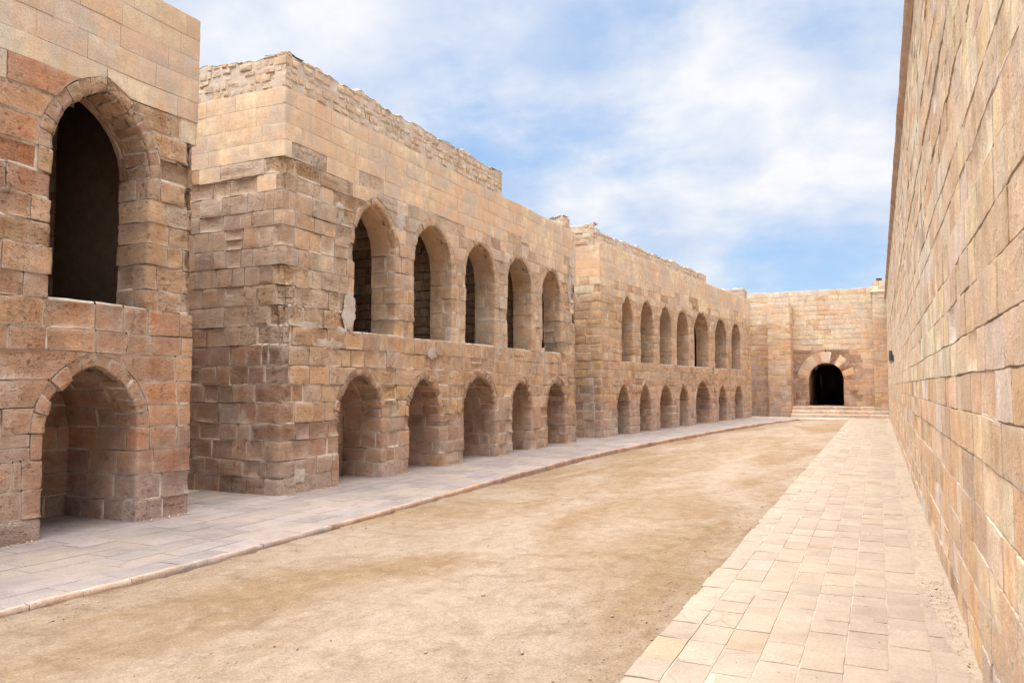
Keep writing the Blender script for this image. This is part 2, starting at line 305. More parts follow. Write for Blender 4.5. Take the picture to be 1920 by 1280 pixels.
class Build:
    """collects stones of one thing; the 300 of a kind that show largest become objects, the rest one mesh"""
    def __init__(s, root, res=0.06, mortar=None):
        s.root = root; s.res = res; s.items = {}; s.mv, s.mf, s.mn = [], [], 0; s.cv, s.cf, s.cn = [], [], 0; s.mortar = mortar or M_MORTAR; s.arches = []; s.wash = 0.95; s.mat = M_STONE; s.pv, s.pf, s.pn = [], [], 0; s.limits = {}
    def add_mortar(s, V, F): s.mv.append(V); s.mf.append(F + s.mn); s.mn += len(V)
    def add_pale(s, V, F): s.pv.append(V); s.pf.append(F + s.pn); s.pn += len(V)
    def add_core(s, V, F): s.cv.append(V); s.cf.append(np.asarray(F) + s.cn); s.cn += len(V)
    def box(s, x0, x1, y0, y1, z0, z1, frame=None):
        V = np.array([(x, y, z) for z in (z0, z1) for y in (y0, y1) for x in (x0, x1)], float)
        if frame is not None:
            P, e = frame; n = np.array([e[1], -e[0]])
            V[:, :2] = P + V[:, 1:2] * e + V[:, 0:1] * n
        s.add_core(V, [(0,2,3,1), (4,5,7,6), (0,1,5,4), (2,6,7,3), (0,4,6,2), (1,3,7,5)])
    def backing(s, surf, s0, s1, t0, t1, breaks=(), n=2, off=-0.11, nt=2, tb=(), arch=None):
        a = sorted(set([s0, s1] + [b for b in breaks if s0 + 1e-4 < b < s1 - 1e-4] + list(np.linspace(s0, s1, n))))
        t = np.array(sorted(set(list(np.linspace(t0, t1, nt)) + [b for b in tb if t0 < b < t1])))
        A, T = np.meshgrid(np.array(a), t); V = surf(A.ravel(), T.ravel(), np.full(A.size, off)); nu = len(a)
        F = np.array([(j * nu + i, j * nu + i + 1, (j + 1) * nu + i + 1, (j + 1) * nu + i) for j in range(len(t) - 1) for i in range(nu - 1)])
        if arch is None: s.add_core(V, F)
        else: s.arches[arch].append((V, F))
    def stone(s, part, surf, s0, s1, t0, t1, col, wear=0.6, ero=0.5, gap=0.012, breaks=(), tbreaks=(), sl=None, sr=None, res=None, proud=None,
              depth=0.125, scoop=0.0, arris=0.012, arw=0.06, mortar=True, joint=None, rag=None, ring=False):
        res = res or s.res; w, h = s1 - s0, t1 - t0
        if w < 0.02 or h < 0.015: return
        nu = int(np.clip(round(w / res), 3, 14)); nv = int(np.clip(round(h / res), 3, 10))
        e = min(0.010 + 0.014 * ero, 0.2 * min(w, h))
        a = np.unique(np.round(np.concatenate([[0, e / w, 1 - e / w, 1], np.linspace(0, 1, nu)[1:-1]]), 5))
        br = [b for b in breaks if s0 + 0.03 < b < s1 - 0.03]
        g = gap / 2
        L0, R0 = s0 + g, s1 - g
        if br:
            ab = [(b - L0) / (R0 - L0) for b in br]
            a = np.array([x for x in a if all(abs(x - q) > 0.45 * e / w or x in (0, 1) for q in ab)])
            a = np.unique(np.concatenate([a, ab] + [[q - 0.022 / w, q + 0.022 / w] for q in ab])); a = a[(a >= 0) & (a <= 1)]
        tt = np.unique(np.round(np.concatenate([[0, e / h, 1 - e / h, 1], np.linspace(0, 1, nv)[1:-1]]), 5))
        B0, T0 = t0 + g, t1 - g
        tbr = [b for b in tbreaks if t0 + 0.004 < b < t1 - 0.004]
        if tbr:
            tb = [(b - B0) / (T0 - B0) for b in tbr]
            tt = np.array([x for x in tt if all(abs(x - q) > 0.3 * e / h or x in (0, 1) for q in tb)]); tt = np.unique(np.concatenate([tt, tb]))
        A, Tn = np.meshgrid(a, tt); A = A.ravel(); Tn = Tn.ravel(); nu, nv = len(a), len(tt)
        T = B0 + (T0 - B0) * Tn
        SL = (np.full_like(T, L0) if sl is None else sl(T) + g); SR = (np.full_like(T, R0) if sr is None else sr(T) - g)
        S = SL + (SR - SL) * A
        Z = np.zeros_like(S); p0 = surf(S, T, Z)
        seed = rng.random() * 90
        # outline wobble
        if rag is None: rag = 0.003 + 0.008 * ero
        wob = vnoise(p0 * 7.0 + seed) * rag
        wob2 = vnoise(p0 * 7.0 + seed + 31) * rag
        edge_s = (A < 1e-6) | (A > 1 - 1e-6); edge_t = (Tn < 1e-6) | (Tn > 1 - 1e-6)
        inner = np.minimum(np.minimum(A, 1 - A) * w, np.minimum(Tn, 1 - Tn) * h)
        fade = np.clip(1 - inner / 0.06, 0, 1)
        onbr = np.zeros(len(S), bool)
        for b in br: onbr |= np.abs(S - b) < 1e-6
        S2 = np.where(onbr, S, S + wob * fade); T2 = T + wob2 * fade
        for b in tbr: T2 = np.where(np.abs(T - b) < 1e-6, T, T2)
        # relief
        off = np.full(len(S), (rng.normal(0, 0.003 + 0.012 * ero) if proud is None else proud))
        rough = fbm(p0 * 9.0 + seed, 3) * (0.002 + 0.020 * ero)
        bed = vnoise(p0 * np.array([2.2, 2.2, 16.0]) + seed * 1.7) * 0.016 * ero
        off = off + rough + bed
        if scoop > 0:
            q = (4 * A * (1 - A)) * (4 * Tn * (1 - Tn)); off = off - scoop * np.sqrt(np.clip(q, 0, 1)) * (0.75 + 0.5 * vnoise(p0 * 5 + seed))
        off = off - (0.001 + 0.010 * ero) * (np.clip(1 - inner / (0.010 + 0.014 * ero), 0, 1) ** 2) * (0.5 + vnoise(p0 * 11 + seed))
        for b in br:
            dd = np.abs(S - b); off = off - (arris * (0.7 + 1.6 * min(ero, 1.2) * np.abs(vnoise(p0 * np.array([2.5, 2.5, 5.0]) + 5)))) * np.clip(1 - dd / arw, 0, 1) ** 2
        off = np.maximum(off, -0.092 + 0.02 * vnoise(p0 * 8))
        V = surf(S2, T2, off)
        idx = np.arange(nu * nv).reshape(nv, nu)
        F = np.stack([idx[:-1, :-1], idx[:-1, 1:], idx[1:, 1:], idx[1:, :-1]], -1).reshape(-1, 4)
        loop = np.concatenate([idx[0, :], idx[1:, -1], idx[-1, -2::-1], idx[-2:0:-1, 0]])
        nl = len(loop); Vb = np.concatenate([V[loop], surf(S2[loop], T2[loop], np.full(nl, -depth))]); na = len(V) + np.arange(nl); nb = na + nl
        Fs = np.stack([np.roll(na, -1), na, nb, np.roll(nb, -1)], -1)
        # which way is out
        mid = idx[nv // 2, nu // 2]; i2 = idx[nv // 2, max(nu // 2 - 1, 0)]; j2 = idx[max(nv // 2 - 1, 0), nu // 2]
        out = surf(S2[[mid]], T2[[mid]], np.array([0.05])) - surf(S2[[mid]], T2[[mid]], np.array([0.0])); out = out[0]
        if np.cross(V[mid] - V[i2], V[mid] - V[j2]) @ out < 0: F = F[:, ::-1]; Fs = Fs[:, ::-1]
        Vall = np.concatenate([V, Vb]); Fall = np.concatenate([F, Fs])
        ar = shown_area(V[loop], out)
        if br:                                            # a quoin shows on two sides
            for q in (0, -1):
                k = idx[nv // 2, q]; o2 = surf(S2[[k]], T2[[k]], np.array([0.05])) - surf(S2[[k]], T2[[k]], np.array([0.0])); ar = max(ar, 0.5 * shown_area(V[loop], o2[0]))
        s.items.setdefault(part, []).append((ar, Vall, Fall, np.concatenate([col, [rng.random()]]), wear, np.concatenate([np.clip(1 - inner / 0.022, 0, 1), np.ones(2 * nl)])))
        if mortar: s.joints(not (sr is not None), ring, surf, S2, T2, idx, joint if joint is not None else gap, seed, br, ero, arris, arw, scoop)
    def joints(s, right, left, surf, S, T, idx, gap, seed, br, ero, arris, arw, scoop):
        hw = gap / 2 + 0.016
        def strip(Sc, Tc, dS, dT):
            n = len(Sc); p = surf(Sc, Tc, np.zeros(n))
            m = -0.005 - 0.006 * vnoise(p * 9) - 0.06 * np.clip(vnoise(p * np.array([1.7, 1.7, 2.4]) + 7.7) * 2.6 - s.wash, 0, 1)
            m = m - 0.008 * ero - 0.35 * scoop
            for b in br: m = m - (arris * (0.9 + 1.1 * min(ero, 1.2)) + 0.004) * np.clip(1.15 - np.abs(Sc - b) / arw, 0, 1)
            rows = [surf(Sc + dS * k, Tc + dT * k, m + q) for k, q in ((-1, -0.016), (-0.4, 0), (0.4, 0), (1, -0.016))]
            V = np.concatenate(rows); F = np.array([(j * n + i, j * n + i + 1, (j + 1) * n + i + 1, (j + 1) * n + i) for j in range(3) for i in range(n - 1)])
            s.add_mortar(V, F)
        top = idx[-1, :]; rt = idx[:, -1]
        strip(S[top], T[top] + gap / 2, 0.0, hw); 
        if right: strip(S[rt] + gap / 2, T[rt], hw, 0.0)
        if left: strip(S[idx[:, 0]] - gap / 2, T[idx[:, 0]], hw, 0.0)
    def finish(s, core_mat=None):
        arch = []
        for L in s.arches:
            n = 0; F = []
            for V_, F_ in L: F.append(F_ + n); n += len(V_)
            arch.append(mesh_obj('arch', np.concatenate([q[0] for q in L]), np.concatenate(F), core_mat or M_CORE, s.root, smooth=False))
        for part, L in s.items.items():
            sub = isinstance(part, tuple); name, parent = (part[0], arch[part[1]]) if sub else (part, s.root)
            limit = s.limits.get(name, 300)
            L.sort(key=lambda q: -q[0]); solo = L if sub else [q for q in L[:limit] if q[0] > 30]; rest = L[len(solo):]
            for ar, V, F, c, w, ed in solo:
                mesh_obj(name, V, F, s.mat, parent, np.tile(c, (len(V), 1)), np.full(len(V), w), edge=ed)
            if rest:
                n = 0; VV, FF, CC, WW, EE = [], [], [], [], []
                for ar, V, F, c, w, ed in rest:
                    VV.append(V); FF.append(F + n); n += len(V); CC.append(np.tile(c, (len(V), 1))); WW.append(np.full(len(V), w)); EE.append(ed)
                o = mesh_obj(name + ('_paving' if name == 'slab' else '_masonry'), np.concatenate(VV), np.concatenate(FF), s.mat, parent, np.concatenate(CC), np.concatenate(WW), edge=np.concatenate(EE)); tag(o, kind='stuff')
        if s.mv: tag(mesh_obj('mortar', np.concatenate(s.mv), np.concatenate(s.mf), s.mortar, s.root), kind='stuff')
        if s.pv: tag(mesh_obj('pale_mortar', np.concatenate(s.pv), np.concatenate(s.pf), M_MORTAR_W, s.root), kind='stuff')
        if s.cv: mesh_obj('wall_core', np.concatenate(s.cv), np.concatenate([np.asarray(f) for f in s.cf]), core_mat or M_CORE, s.root, smooth=False)

# ------------------------------------------------------------------ pointed arches
class Opening:
    def __init__(s, u0, u1, sill, spring, apex, T=0.2, D=0.55, back=False, nv=None, ring=None, erode=0.0, dressed=False):
        s.dressed = dressed
        s.u0, s.u1, s.sill, s.spring, s.apex, s.T, s.D, s.back = u0, u1, sill, spring, apex, T, D, back
        s.uc = (u0 + u1) / 2; s.w = (u1 - u0) / 2; r = apex - spring; s.erode = erode
        s.c = max(0.0, (r * r - s.w * s.w) / (2 * s.w)); s.R = s.w + s.c
        if r < s.w: s.c = 0.0; s.R = s.w; s.apex = spring + s.w
        s.ring = ring or min(D, 0.42); s.nv = nv
        s.apex_e = s.spring + math.sqrt(max((s.R + T) ** 2 - s.c ** 2, 0))
    def hwe(s, v):
        d = np.clip((s.R + s.T) ** 2 - (np.asarray(v, float) - s.spring) ** 2, 0, None)
        return np.clip(np.sqrt(d) - s.c, 0, None)
    def surface(s, P, e, side):
        n = np.array([e[1], -e[0]])
        def f(S, T, OFF):
            front = S < s.T + 1e-6; soff = S > s.T - 1e-6
            rho = np.where(front, s.R + s.T - S, s.R); rho = np.where(soff, s.R - OFF, rho)
            rho = np.maximum(rho, s.c + 1e-3) if s.c > 0 else rho
            rr = np.where(front, s.R + s.T - S, s.R)
            th = T * np.arccos(np.clip(s.c / rr, -1, 1))
            u = s.uc + side * (-s.c + rho * np.cos(th)); v = s.spring + rho * np.sin(th)
            dep = np.where(soff, S - s.T, 0.0); o = np.where(front, OFF, 0.0) - dep
            q = P + np.outer(u, e) + np.outer(o, n)
            return np.stack([q[:, 0], q[:, 1], v], 1)
        return f
    def build(s, B, P, e, style, name='voussoir', shade=None):
        arc = s.R * math.acos(min(1, s.c / s.R)); B.arches.append([]); ai = len(B.arches) - 1
        for side in (-1, 1):
            f = s.surface(P, e, side); n = s.nv or max(4, round((arc + 0.1) / 0.17))
            cuts = np.linspace(0, 1, n + 1); cuts[1:-1] += [U(-0.15, 0.15) / n for _ in range(n - 1)]
            S1 = s.T + s.ring
            for k in range(n):
                st = style(s.uc + side * s.w * 0.8, s.spring + (s.apex - s.spring) * (k + 0.5) / n, 'voussoir')
                er = min(1.6, st['ero'] + s.erode)
                # t runs 0..1: scale gaps to metres along the arc
                def g(S, T, OFF, f=f): return f(S, T / arc, OFF)
                B.stone((name, ai), g, 0.0, S1, cuts[k] * arc, cuts[k + 1] * arc, st['col'], st['wear'], er, 0.010, breaks=(s.T,), arris=0.012 + 0.05 * s.erode, joint=0.008, res=st['res'], ring=True,
                        proud=U(-0.012, 0.008) if s.erode else None)
            def g(S, T, OFF, f=f): return f(S, T / arc, OFF)
            B.backing(g, 0.06, s.T + s.D, 0, arc, (s.T,), nt=7, off=-0.10, arch=ai)
            if s.D > s.ring + 0.05:
                m = max(2, round(arc / (0.27 if not s.dressed else 0.5))); cu = np.linspace(0, 1, m + 1)
                for k in range(m):
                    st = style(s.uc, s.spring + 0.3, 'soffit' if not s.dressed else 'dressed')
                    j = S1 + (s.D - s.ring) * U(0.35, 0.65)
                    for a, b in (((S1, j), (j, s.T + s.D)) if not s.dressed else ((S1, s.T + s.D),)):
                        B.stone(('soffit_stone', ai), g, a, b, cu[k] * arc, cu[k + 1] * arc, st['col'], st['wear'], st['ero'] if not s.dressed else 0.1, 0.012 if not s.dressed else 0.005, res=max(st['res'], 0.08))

def cut_run(a, b, lmin, lmax, avoid=(), keep=0.14):
    """joint positions between a and b, none close to the folds in `avoid`"""
    out = [a]
    while True:
        x = out[-1] + U(lmin, lmax)
        if b - x < lmin * 0.7: break
        for q in avoid:
            if abs(x - q) < keep: x = q + keep * (1.6 + rng.random()) if rng.random() < 0.5 or q - keep * 1.6 <= out[-1] + 0.1 else q - keep * (1.3 + 0.5 * rng.random())
        if x <= out[-1] + 0.08: x = out[-1] + lmin
        if b - x < lmin * 0.55: break
        out.append(x)
    out.append(b); return out

def facade(B, P, e, Lf, courses, openings, style, lead=0.0, tail=0.0):
    """coursed masonry with arched openings; P: plan corner, e: unit direction along the face (outward on its right)"""
    P = np.array(P, float); e = np.array(e, float); n = np.array([e[1], -e[0]])
    pt = lambda u, d=0.0: P + e * u - n * d
    for v0, v1 in zip(courses[:-1], courses[1:]):
        vm = (v0 + v1) / 2
        act = sorted([o for o in openings if o.sill <= vm < o.apex_e], key=lambda o: o.uc)
        # sequence of runs between openings
        bounds = [None] + act + [None]
        for A, C in zip(bounds[:-1], bounds[1:]):
            pts, sl, sr = [], None, None; s_front = 0.0
            if A is None:
                u0 = 0.0
                if lead > 0: pts.append(pt(0, lead)); s_front = lead
                pts.append(pt(0))
            elif vm < A.spring:
                pts += [pt(A.u1, A.D), pt(A.u1)]; u0 = A.u1; s_front = A.D
            else:
                u0 = A.uc; pts.append(pt(u0)); sl = lambda T, A=A: A.hwe(T)
            if C is None:
                u1 = Lf; pts.append(pt(Lf))
                if tail > 0: pts.append(pt(Lf, tail))
            elif vm < C.spring:
                u1 = C.u0; pts += [pt(u1), pt(u1, C.D)]
            else:
                u1 = C.uc; pts.append(pt(u1)); off = s_front + (u1 - u0); sr = lambda T, C=C, off=off: off - C.hwe(T)
            path = Path(pts); surf = wall_surface(path); tot = path.c[-1]
            vv = np.array([v0 + 0.005, vm, v1 - 0.005])
            lo = float(np.max(sl(vv))) if sl else 0.0; hi = float(np.min(sr(vv))) if sr else tot
            lo0 = float(np.min(sl(vv))) if sl else 0.0; hi0 = float(np.max(sr(vv))) if sr else tot
            tb = [o.apex_e - q for o in (A, C) if o is not None and vm >= o.spring for q in (0.001, 0.01, 0.03, 0.06, 0.1) if v0 + 0.012 < o.apex_e - q < v1 - 0.012]
            st0 = style(u0 + 0.5 * (u1 - u0), vm, 'wall')
            if hi - lo < 0.24: cuts = [lo, hi]
            else: cuts = cut_run(lo, hi, st0['len'][0], st0['len'][1], path.breaks)
            for k, (a, b) in enumerate(zip(cuts[:-1], cuts[1:])):
                um = u0 + (a + b) / 2 - s_front
                where = 'wall' if -0.02 <= um - u0 and um <= u1 + 0.02 else 'jamb'
                if A is None and lead > 0 and (a + b) / 2 < lead: where = 'side'
                st = style(um, vm, where)
                lv = [v0, v1]
                if st['ero'] > 0.2 and sl is None and sr is None and rng.random() < 0.07 and where != 'jamb': lv = [v0, v0 + (v1 - v0) * U(0.35, 0.65), v1]
                for w0, w1 in zip(lv[:-1], lv[1:]):
                  B.stone(st.get('part', 'stone'), surf, a, b, w0, w1, st['col'], st['wear'], st['ero'], st['gap'], breaks=path.breaks, tbreaks=tb, scoop=st.get('scoop', 0),
                        sl=sl if k == 0 else None, sr=sr if k == len(cuts) - 2 else None, res=st['res'], arris=st.get('arris', 0.012), arw=st.get('arw', 0.06), proud=st.get('proud'), rag=st.get('rag'))
            B.backing(surf, lo0, hi0, v0 - 0.01, v1 + 0.01, path.breaks)
    for o in openings:
        o.build(B, P, e, style)
        if o.back:
            z = o.sill
            pth = Path([pt(o.u0 - 0.1, o.D), pt(o.u1 + 0.1, o.D)]); sf = wall_surface(pth)
            while z < o.apex:
                h = 0.28
                for a, b in zip(*(lambda q: (q[:-1], q[1:]))(cut_run(0, pth.c[-1], 0.3, 0.6))):
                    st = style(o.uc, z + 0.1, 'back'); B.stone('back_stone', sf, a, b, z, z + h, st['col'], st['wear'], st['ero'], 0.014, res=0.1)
                z += h
            B.backing(sf, 0, pth.c[-1], o.sill - 0.05, o.apex + 0.2)

def course_list(marks, h=0.285, jit=0.02):
    """course levels that pass exactly through the given marks"""
    out = [marks[0]]
    for a, b in zip(marks[:-1], marks[1:]):
        n = max(1, round((b - a) / h)); q = np.linspace(a, b, n + 1)[1:]
        q[:-1] += [U(-jit, jit) for _ in range(n - 1)]; out += list(q)
    return out

# ------------------------------------------------------------------ stone colours (linear albedo)
K = 1.06
def pal(*cs): return [lin(c) * K for c in cs]
MAUVE = pal((166, 144, 138), (156, 132, 124), (174, 154, 146), (150, 124, 116), (162, 138, 128))
BROWN = pal((174, 136, 112), (182, 140, 112), (164, 126, 102), (188, 150, 122), (172, 132, 106))
TAN = pal((200, 166, 130), (208, 174, 136), (190, 154, 118), (196, 168, 138), (206, 168, 126), (186, 156, 128))
GREYTAN = pal((196, 176, 156), (186, 164, 142), (204, 186, 168), (178, 156, 134))
OCHRE = pal((212, 172, 116), (218, 176, 128), (206, 160, 108))
RUST = pal((196, 132, 92), (188, 124, 88), (204, 144, 102))
CREAM = pal((230, 210, 180), (234, 214, 188), (226, 204, 170), (232, 208, 176), (224, 208, 188))
PEACH = pal((238, 202, 160), (240, 196, 150), (234, 206, 172), (238, 206, 168))
DARK = pal((128, 98, 78), (116, 88, 70), (138, 106, 84))
def pick(*w):
    """pick(palette, weight, palette, weight, ...) -> a colour with a little scatter"""
    P_, W_ = w[0::2], np.array(w[1::2], float); q = P_[rng.choice(len(P_), p=W_ / W_.sum())]
    m = sum(np.mean(p, axis=0) * k for p, k in zip(P_, W_)) / W_.sum()
    c = q[rng.integers(len(q))] * 0.55 + m * 0.45; c = c * 0.9 + 0.1 * c.mean(); v = 1 + rng.normal(0, 0.055); return np.clip(c * v * (1 + rng.normal(0, 0.01, 3)), 0.02, 0.8)
def calm(c, *w):
    """dressed stone: much closer to the mean of its palette"""
    m = sum(np.mean(p, axis=0) * k for p, k in zip(w[0::2], w[1::2])) / sum(w[1::2]); return c * 0.5 + m * 0.5
def ramp01(x, a, b): return float(np.clip((x - a) / (b - a), 0, 1))

def hot(u, z, spots):
    s = 0.0
    for cu, cz, ru, rz, k in spots:
        d = ((u - cu) / ru) ** 2 + ((z - cz) / rz) ** 2
        s = max(s, k * math.exp(-d))
    return s

# ------------------------------------------------------------------ near building
XF = -8.2
def near_building():
    root = empty('arcade_building', (XF - 2, 4.7, 0), 'nearest sandstone building with one tall dark arch over a low arched niche', 'building')
    B = Build(root, 0.055)
    Y0, Y1 = 1.6, 7.46
    spots = [(5.86, 4.45, 0.35, 0.75, 1.2), (5.86, 3.3, 0.3, 0.6, 0.9), (3.3, 3.9, 0.5, 0.4, 0.8), (5.0, 4.9, 0.35, 0.35, 0.9), (5.8, 2.9, 0.4, 0.4, 0.6)]
    def style(u, z, where):
        right = u > 5.1 - 1.6 + 1.4
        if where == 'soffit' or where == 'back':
            return dict(col=pick(BROWN, 2, GREYTAN, 0.4, DARK, 1.6), wear=0.6, ero=0.45, gap=0.014, len=(0.3, 0.6), res=0.08)  # niche stones tinted darker: shade of the recess put into their colour
        if z > 5.25 + U(-0.2, 0.2) and where in ('wall', 'side', 'jamb'):
            return dict(col=pick(CREAM, 5, PEACH, 2, GREYTAN, 0.8, OCHRE, 0.3), wear=0.26, ero=0.07, gap=0.006, len=(0.5, 0.95), res=0.12, proud=U(-0.002, 0.004), rag=0.001, arris=0.008)
        if z > 4.75 and where in ('wall', 'side') and rng.random() < 0.55: return dict(col=pick(CREAM, 2, GREYTAN, 1.5, TAN, 1), wear=0.45, ero=0.3, gap=0.010, len=(0.35, 0.7), res=0.07)
        h = hot(u, z, spots); ero = 0.28 + 0.3 * max(0, n1(u * 0.9, z * 1.1, 3)) + h
        if z < 0.6: c = pick(MAUVE, 3, BROWN, 2)
        elif z < 1.2: c = pick(BROWN, 3, MAUVE, 1.0, RUST, 0.5)
        elif z < 2.6: c = pick(BROWN, 3, RUST, 1.2, TAN, 0.8)
        elif u < 3.9: c = pick(RUST, 2.2, TAN, 1.5, BROWN, 1.5, GREYTAN, 0.7)
        else: c = pick(TAN, 3, BROWN, 1.2, OCHRE, 0.5, GREYTAN, 0.8)
        if where == 'voussoir': c = pick(TAN, 2, BROWN, 2, GREYTAN, 1) if z > 2.6 else pick(BROWN, 3, TAN, 1.2); ero = max(ero, 0.55)
        return dict(col=c, wear=0.55 + 0.4 * min(1, ero), ero=min(ero, 1.4), gap=0.018, len=(0.32, 0.66), res=0.055,
                    scoop=U(0.0, 0.09) * h if h > 0.35 else (U(0.01, 0.045) if rng.random() < 0.2 else 0), arris=0.014 + 0.10 * h, arw=0.06 + 0.18 * h, proud=-U(0, 0.075) * h if h > 0.5 else None)
    lo = Opening(5.47 - Y0, 6.64 - Y0, 0.0, 1.14, 1.87, T=0.165, D=1.3, back=True, ring=0.4, nv=6)
    up = Opening(5.47 - Y0, 6.71 - Y0, 2.6, 4.27, 5.13, T=0.19, D=0.55, nv=7, erode=0.45)
    facade(B, (XF, Y0), (0, 1), Y1 - Y0, course_list([-0.03, 1.14, 2.6, 4.27, 5.18, 6.6], 0.29), [lo, up], style, tail=4.2)
    # room behind the upper opening, roof, rear
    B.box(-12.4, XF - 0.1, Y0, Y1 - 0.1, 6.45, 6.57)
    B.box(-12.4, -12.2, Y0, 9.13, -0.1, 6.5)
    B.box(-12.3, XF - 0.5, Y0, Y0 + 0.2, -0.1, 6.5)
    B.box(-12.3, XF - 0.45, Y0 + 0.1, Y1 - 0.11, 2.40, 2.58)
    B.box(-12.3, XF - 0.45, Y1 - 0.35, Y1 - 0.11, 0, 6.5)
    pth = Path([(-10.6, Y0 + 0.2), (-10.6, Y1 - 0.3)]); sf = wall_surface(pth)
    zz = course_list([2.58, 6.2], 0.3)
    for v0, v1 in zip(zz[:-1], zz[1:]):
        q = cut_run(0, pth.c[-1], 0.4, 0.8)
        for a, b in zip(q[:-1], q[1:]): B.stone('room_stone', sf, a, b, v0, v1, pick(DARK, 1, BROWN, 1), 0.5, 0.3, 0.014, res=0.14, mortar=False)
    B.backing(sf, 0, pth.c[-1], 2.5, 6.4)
    B.finish()

# ------------------------------------------------------------------ middle building
def rubble(B, path, z0, z1, h=0.135, lens=(0.11, 0.27), holes=0.05, res=0.06):
    """small stones set in plenty of pale mortar, ragged along the top"""
    surf = wall_surface(path); n = max(1, round((z1 - z0) / h)); zs = np.linspace(z0, z1, n + 1); zs[1:-1] += [U(-0.02, 0.02) for _ in range(n - 1)]
    topf = lambda S: z1 - 0.05 + 0.05 * vnoise(np.stack([S * 1.6, S * 0 + 4.2, S * 0 + z1], 1)) + 0.03 * vnoise(np.stack([S * 7.0, S * 0 + 1.2, S * 0 + z1], 1))
    for k in range(n):
        q = cut_run(0, path.c[-1], lens[0], lens[1], path.breaks, 0.06)
        for a, b in zip(q[:-1], q[1:]):
            t = float(topf(np.array([(a + b) / 2]))[0])
            if zs[k] > t - 0.03: continue
            hole = rng.random() < holes
            g = U(0.02, 0.045); top = min(zs[k + 1], t + U(-0.01, 0.025))
            c = pick(CREAM, 3, PEACH, 2.0, TAN, 1.0, OCHRE, 0.4)
            B.stone('parapet_stone', surf, a + U(0, 0.02), b, zs[k] + U(0, 0.015), top, c, 0.5, 0.55, g, breaks=path.breaks, res=res, proud=-0.05 if hole else U(-0.014, 0.010), mortar=False, depth=0.1, rag=0.014)
    S = np.unique(np.concatenate([np.arange(0, path.c[-1], res * 0.8), path.breaks, [path.c[-1]]])); S = S[np.concatenate([[True], np.diff(S) > 0.012])]
    for b in path.breaks: S[np.argmin(np.abs(S - b))] = b
    tt = np.linspace(0, 1, max(4, int((z1 - z0) / (res * 0.8)))); A, Tn = np.meshgrid(S, tt); A = A.ravel(); Tn = Tn.ravel()
    T = z0 - 0.01 + (topf(A) - z0) * Tn; p = surf(A, T, np.zeros(len(A)))
    off = -0.012 + 0.016 * fbm(p * 8.0, 2) - 0.07 * np.clip(vnoise(p * np.array([6, 6, 8.0])) * 3 - 2.1, 0, 1); V = surf(A, T, off); nu = len(S)
    i = np.arange(len(V)).reshape(len(tt), nu); B.add_pale(V, np.stack([i[:-1, :-1], i[:-1, 1:], i[1:, 1:], i[1:, :-1]], -1).reshape(-1, 4))
    # weathered top, falling back from the edge
    Tt = topf(S); W = [surf(S, Tt + dz, np.full(nu, o)) for o, dz in ((-0.012, 0), (-0.10, 0.03), (-0.24, 0.0), (-0.46, 0.02))]
    V = np.concatenate(W); V[:, 2] += 0.02 * vnoise(V * 6); V[:nu] = surf(S, Tt, off[-nu:])
    i = np.arange(len(V)).reshape(4, nu); B.add_pale(V, np.stack([i[:-1, :-1], i[:-1, 1:], i[1:, 1:], i[1:, :-1]], -1).reshape(-1, 4))
    B.backing(surf, 0, path.c[-1], z0 - 0.02, z1 - 0.16, path.breaks, off=-0.14)

def plaster_patch(B, y, z, ry, rz):
    """a ragged remnant of thin white plaster clinging to the stones"""
    g = 0.016; ph = U(0, 50); ys = np.arange(y - ry * 1.4, y + ry * 1.4, g); zs = np.arange(z - rz * 1.4, z + rz * 1.4, g)
    Y, Z = np.meshgrid(ys, zs); q = np.stack([np.full(Y.size, ph), Y.ravel() * 9, Z.ravel() * 9], 1)
    m = (1 - ((Y - y) / ry) ** 2 - ((Z - z) / rz) ** 2).ravel() + 1.1 * fbm(q, 4)
    x = XF + np.clip(0.010 * m, -0.03, 0.007) + 0.004 * vnoise(q * 2.5)
    i = np.arange(Y.size).reshape(Y.shape); ok = (m > -0.2).reshape(Y.shape); ok = ok[:-1, :-1] & ok[1:, :-1] & ok[:-1, 1:] & ok[1:, 1:]
    F = np.stack([i[:-1, :-1], i[:-1, 1:], i[1:, 1:], i[1:, :-1]], -1)[ok]
    if not len(F): return
    u, inv = np.unique(F, return_inverse=True); V = np.stack([x, Y.ravel(), Z.ravel()], 1)[u]
    mesh_obj('plaster_patch', V, inv.reshape(-1, 4), M_PLASTER, B.root)
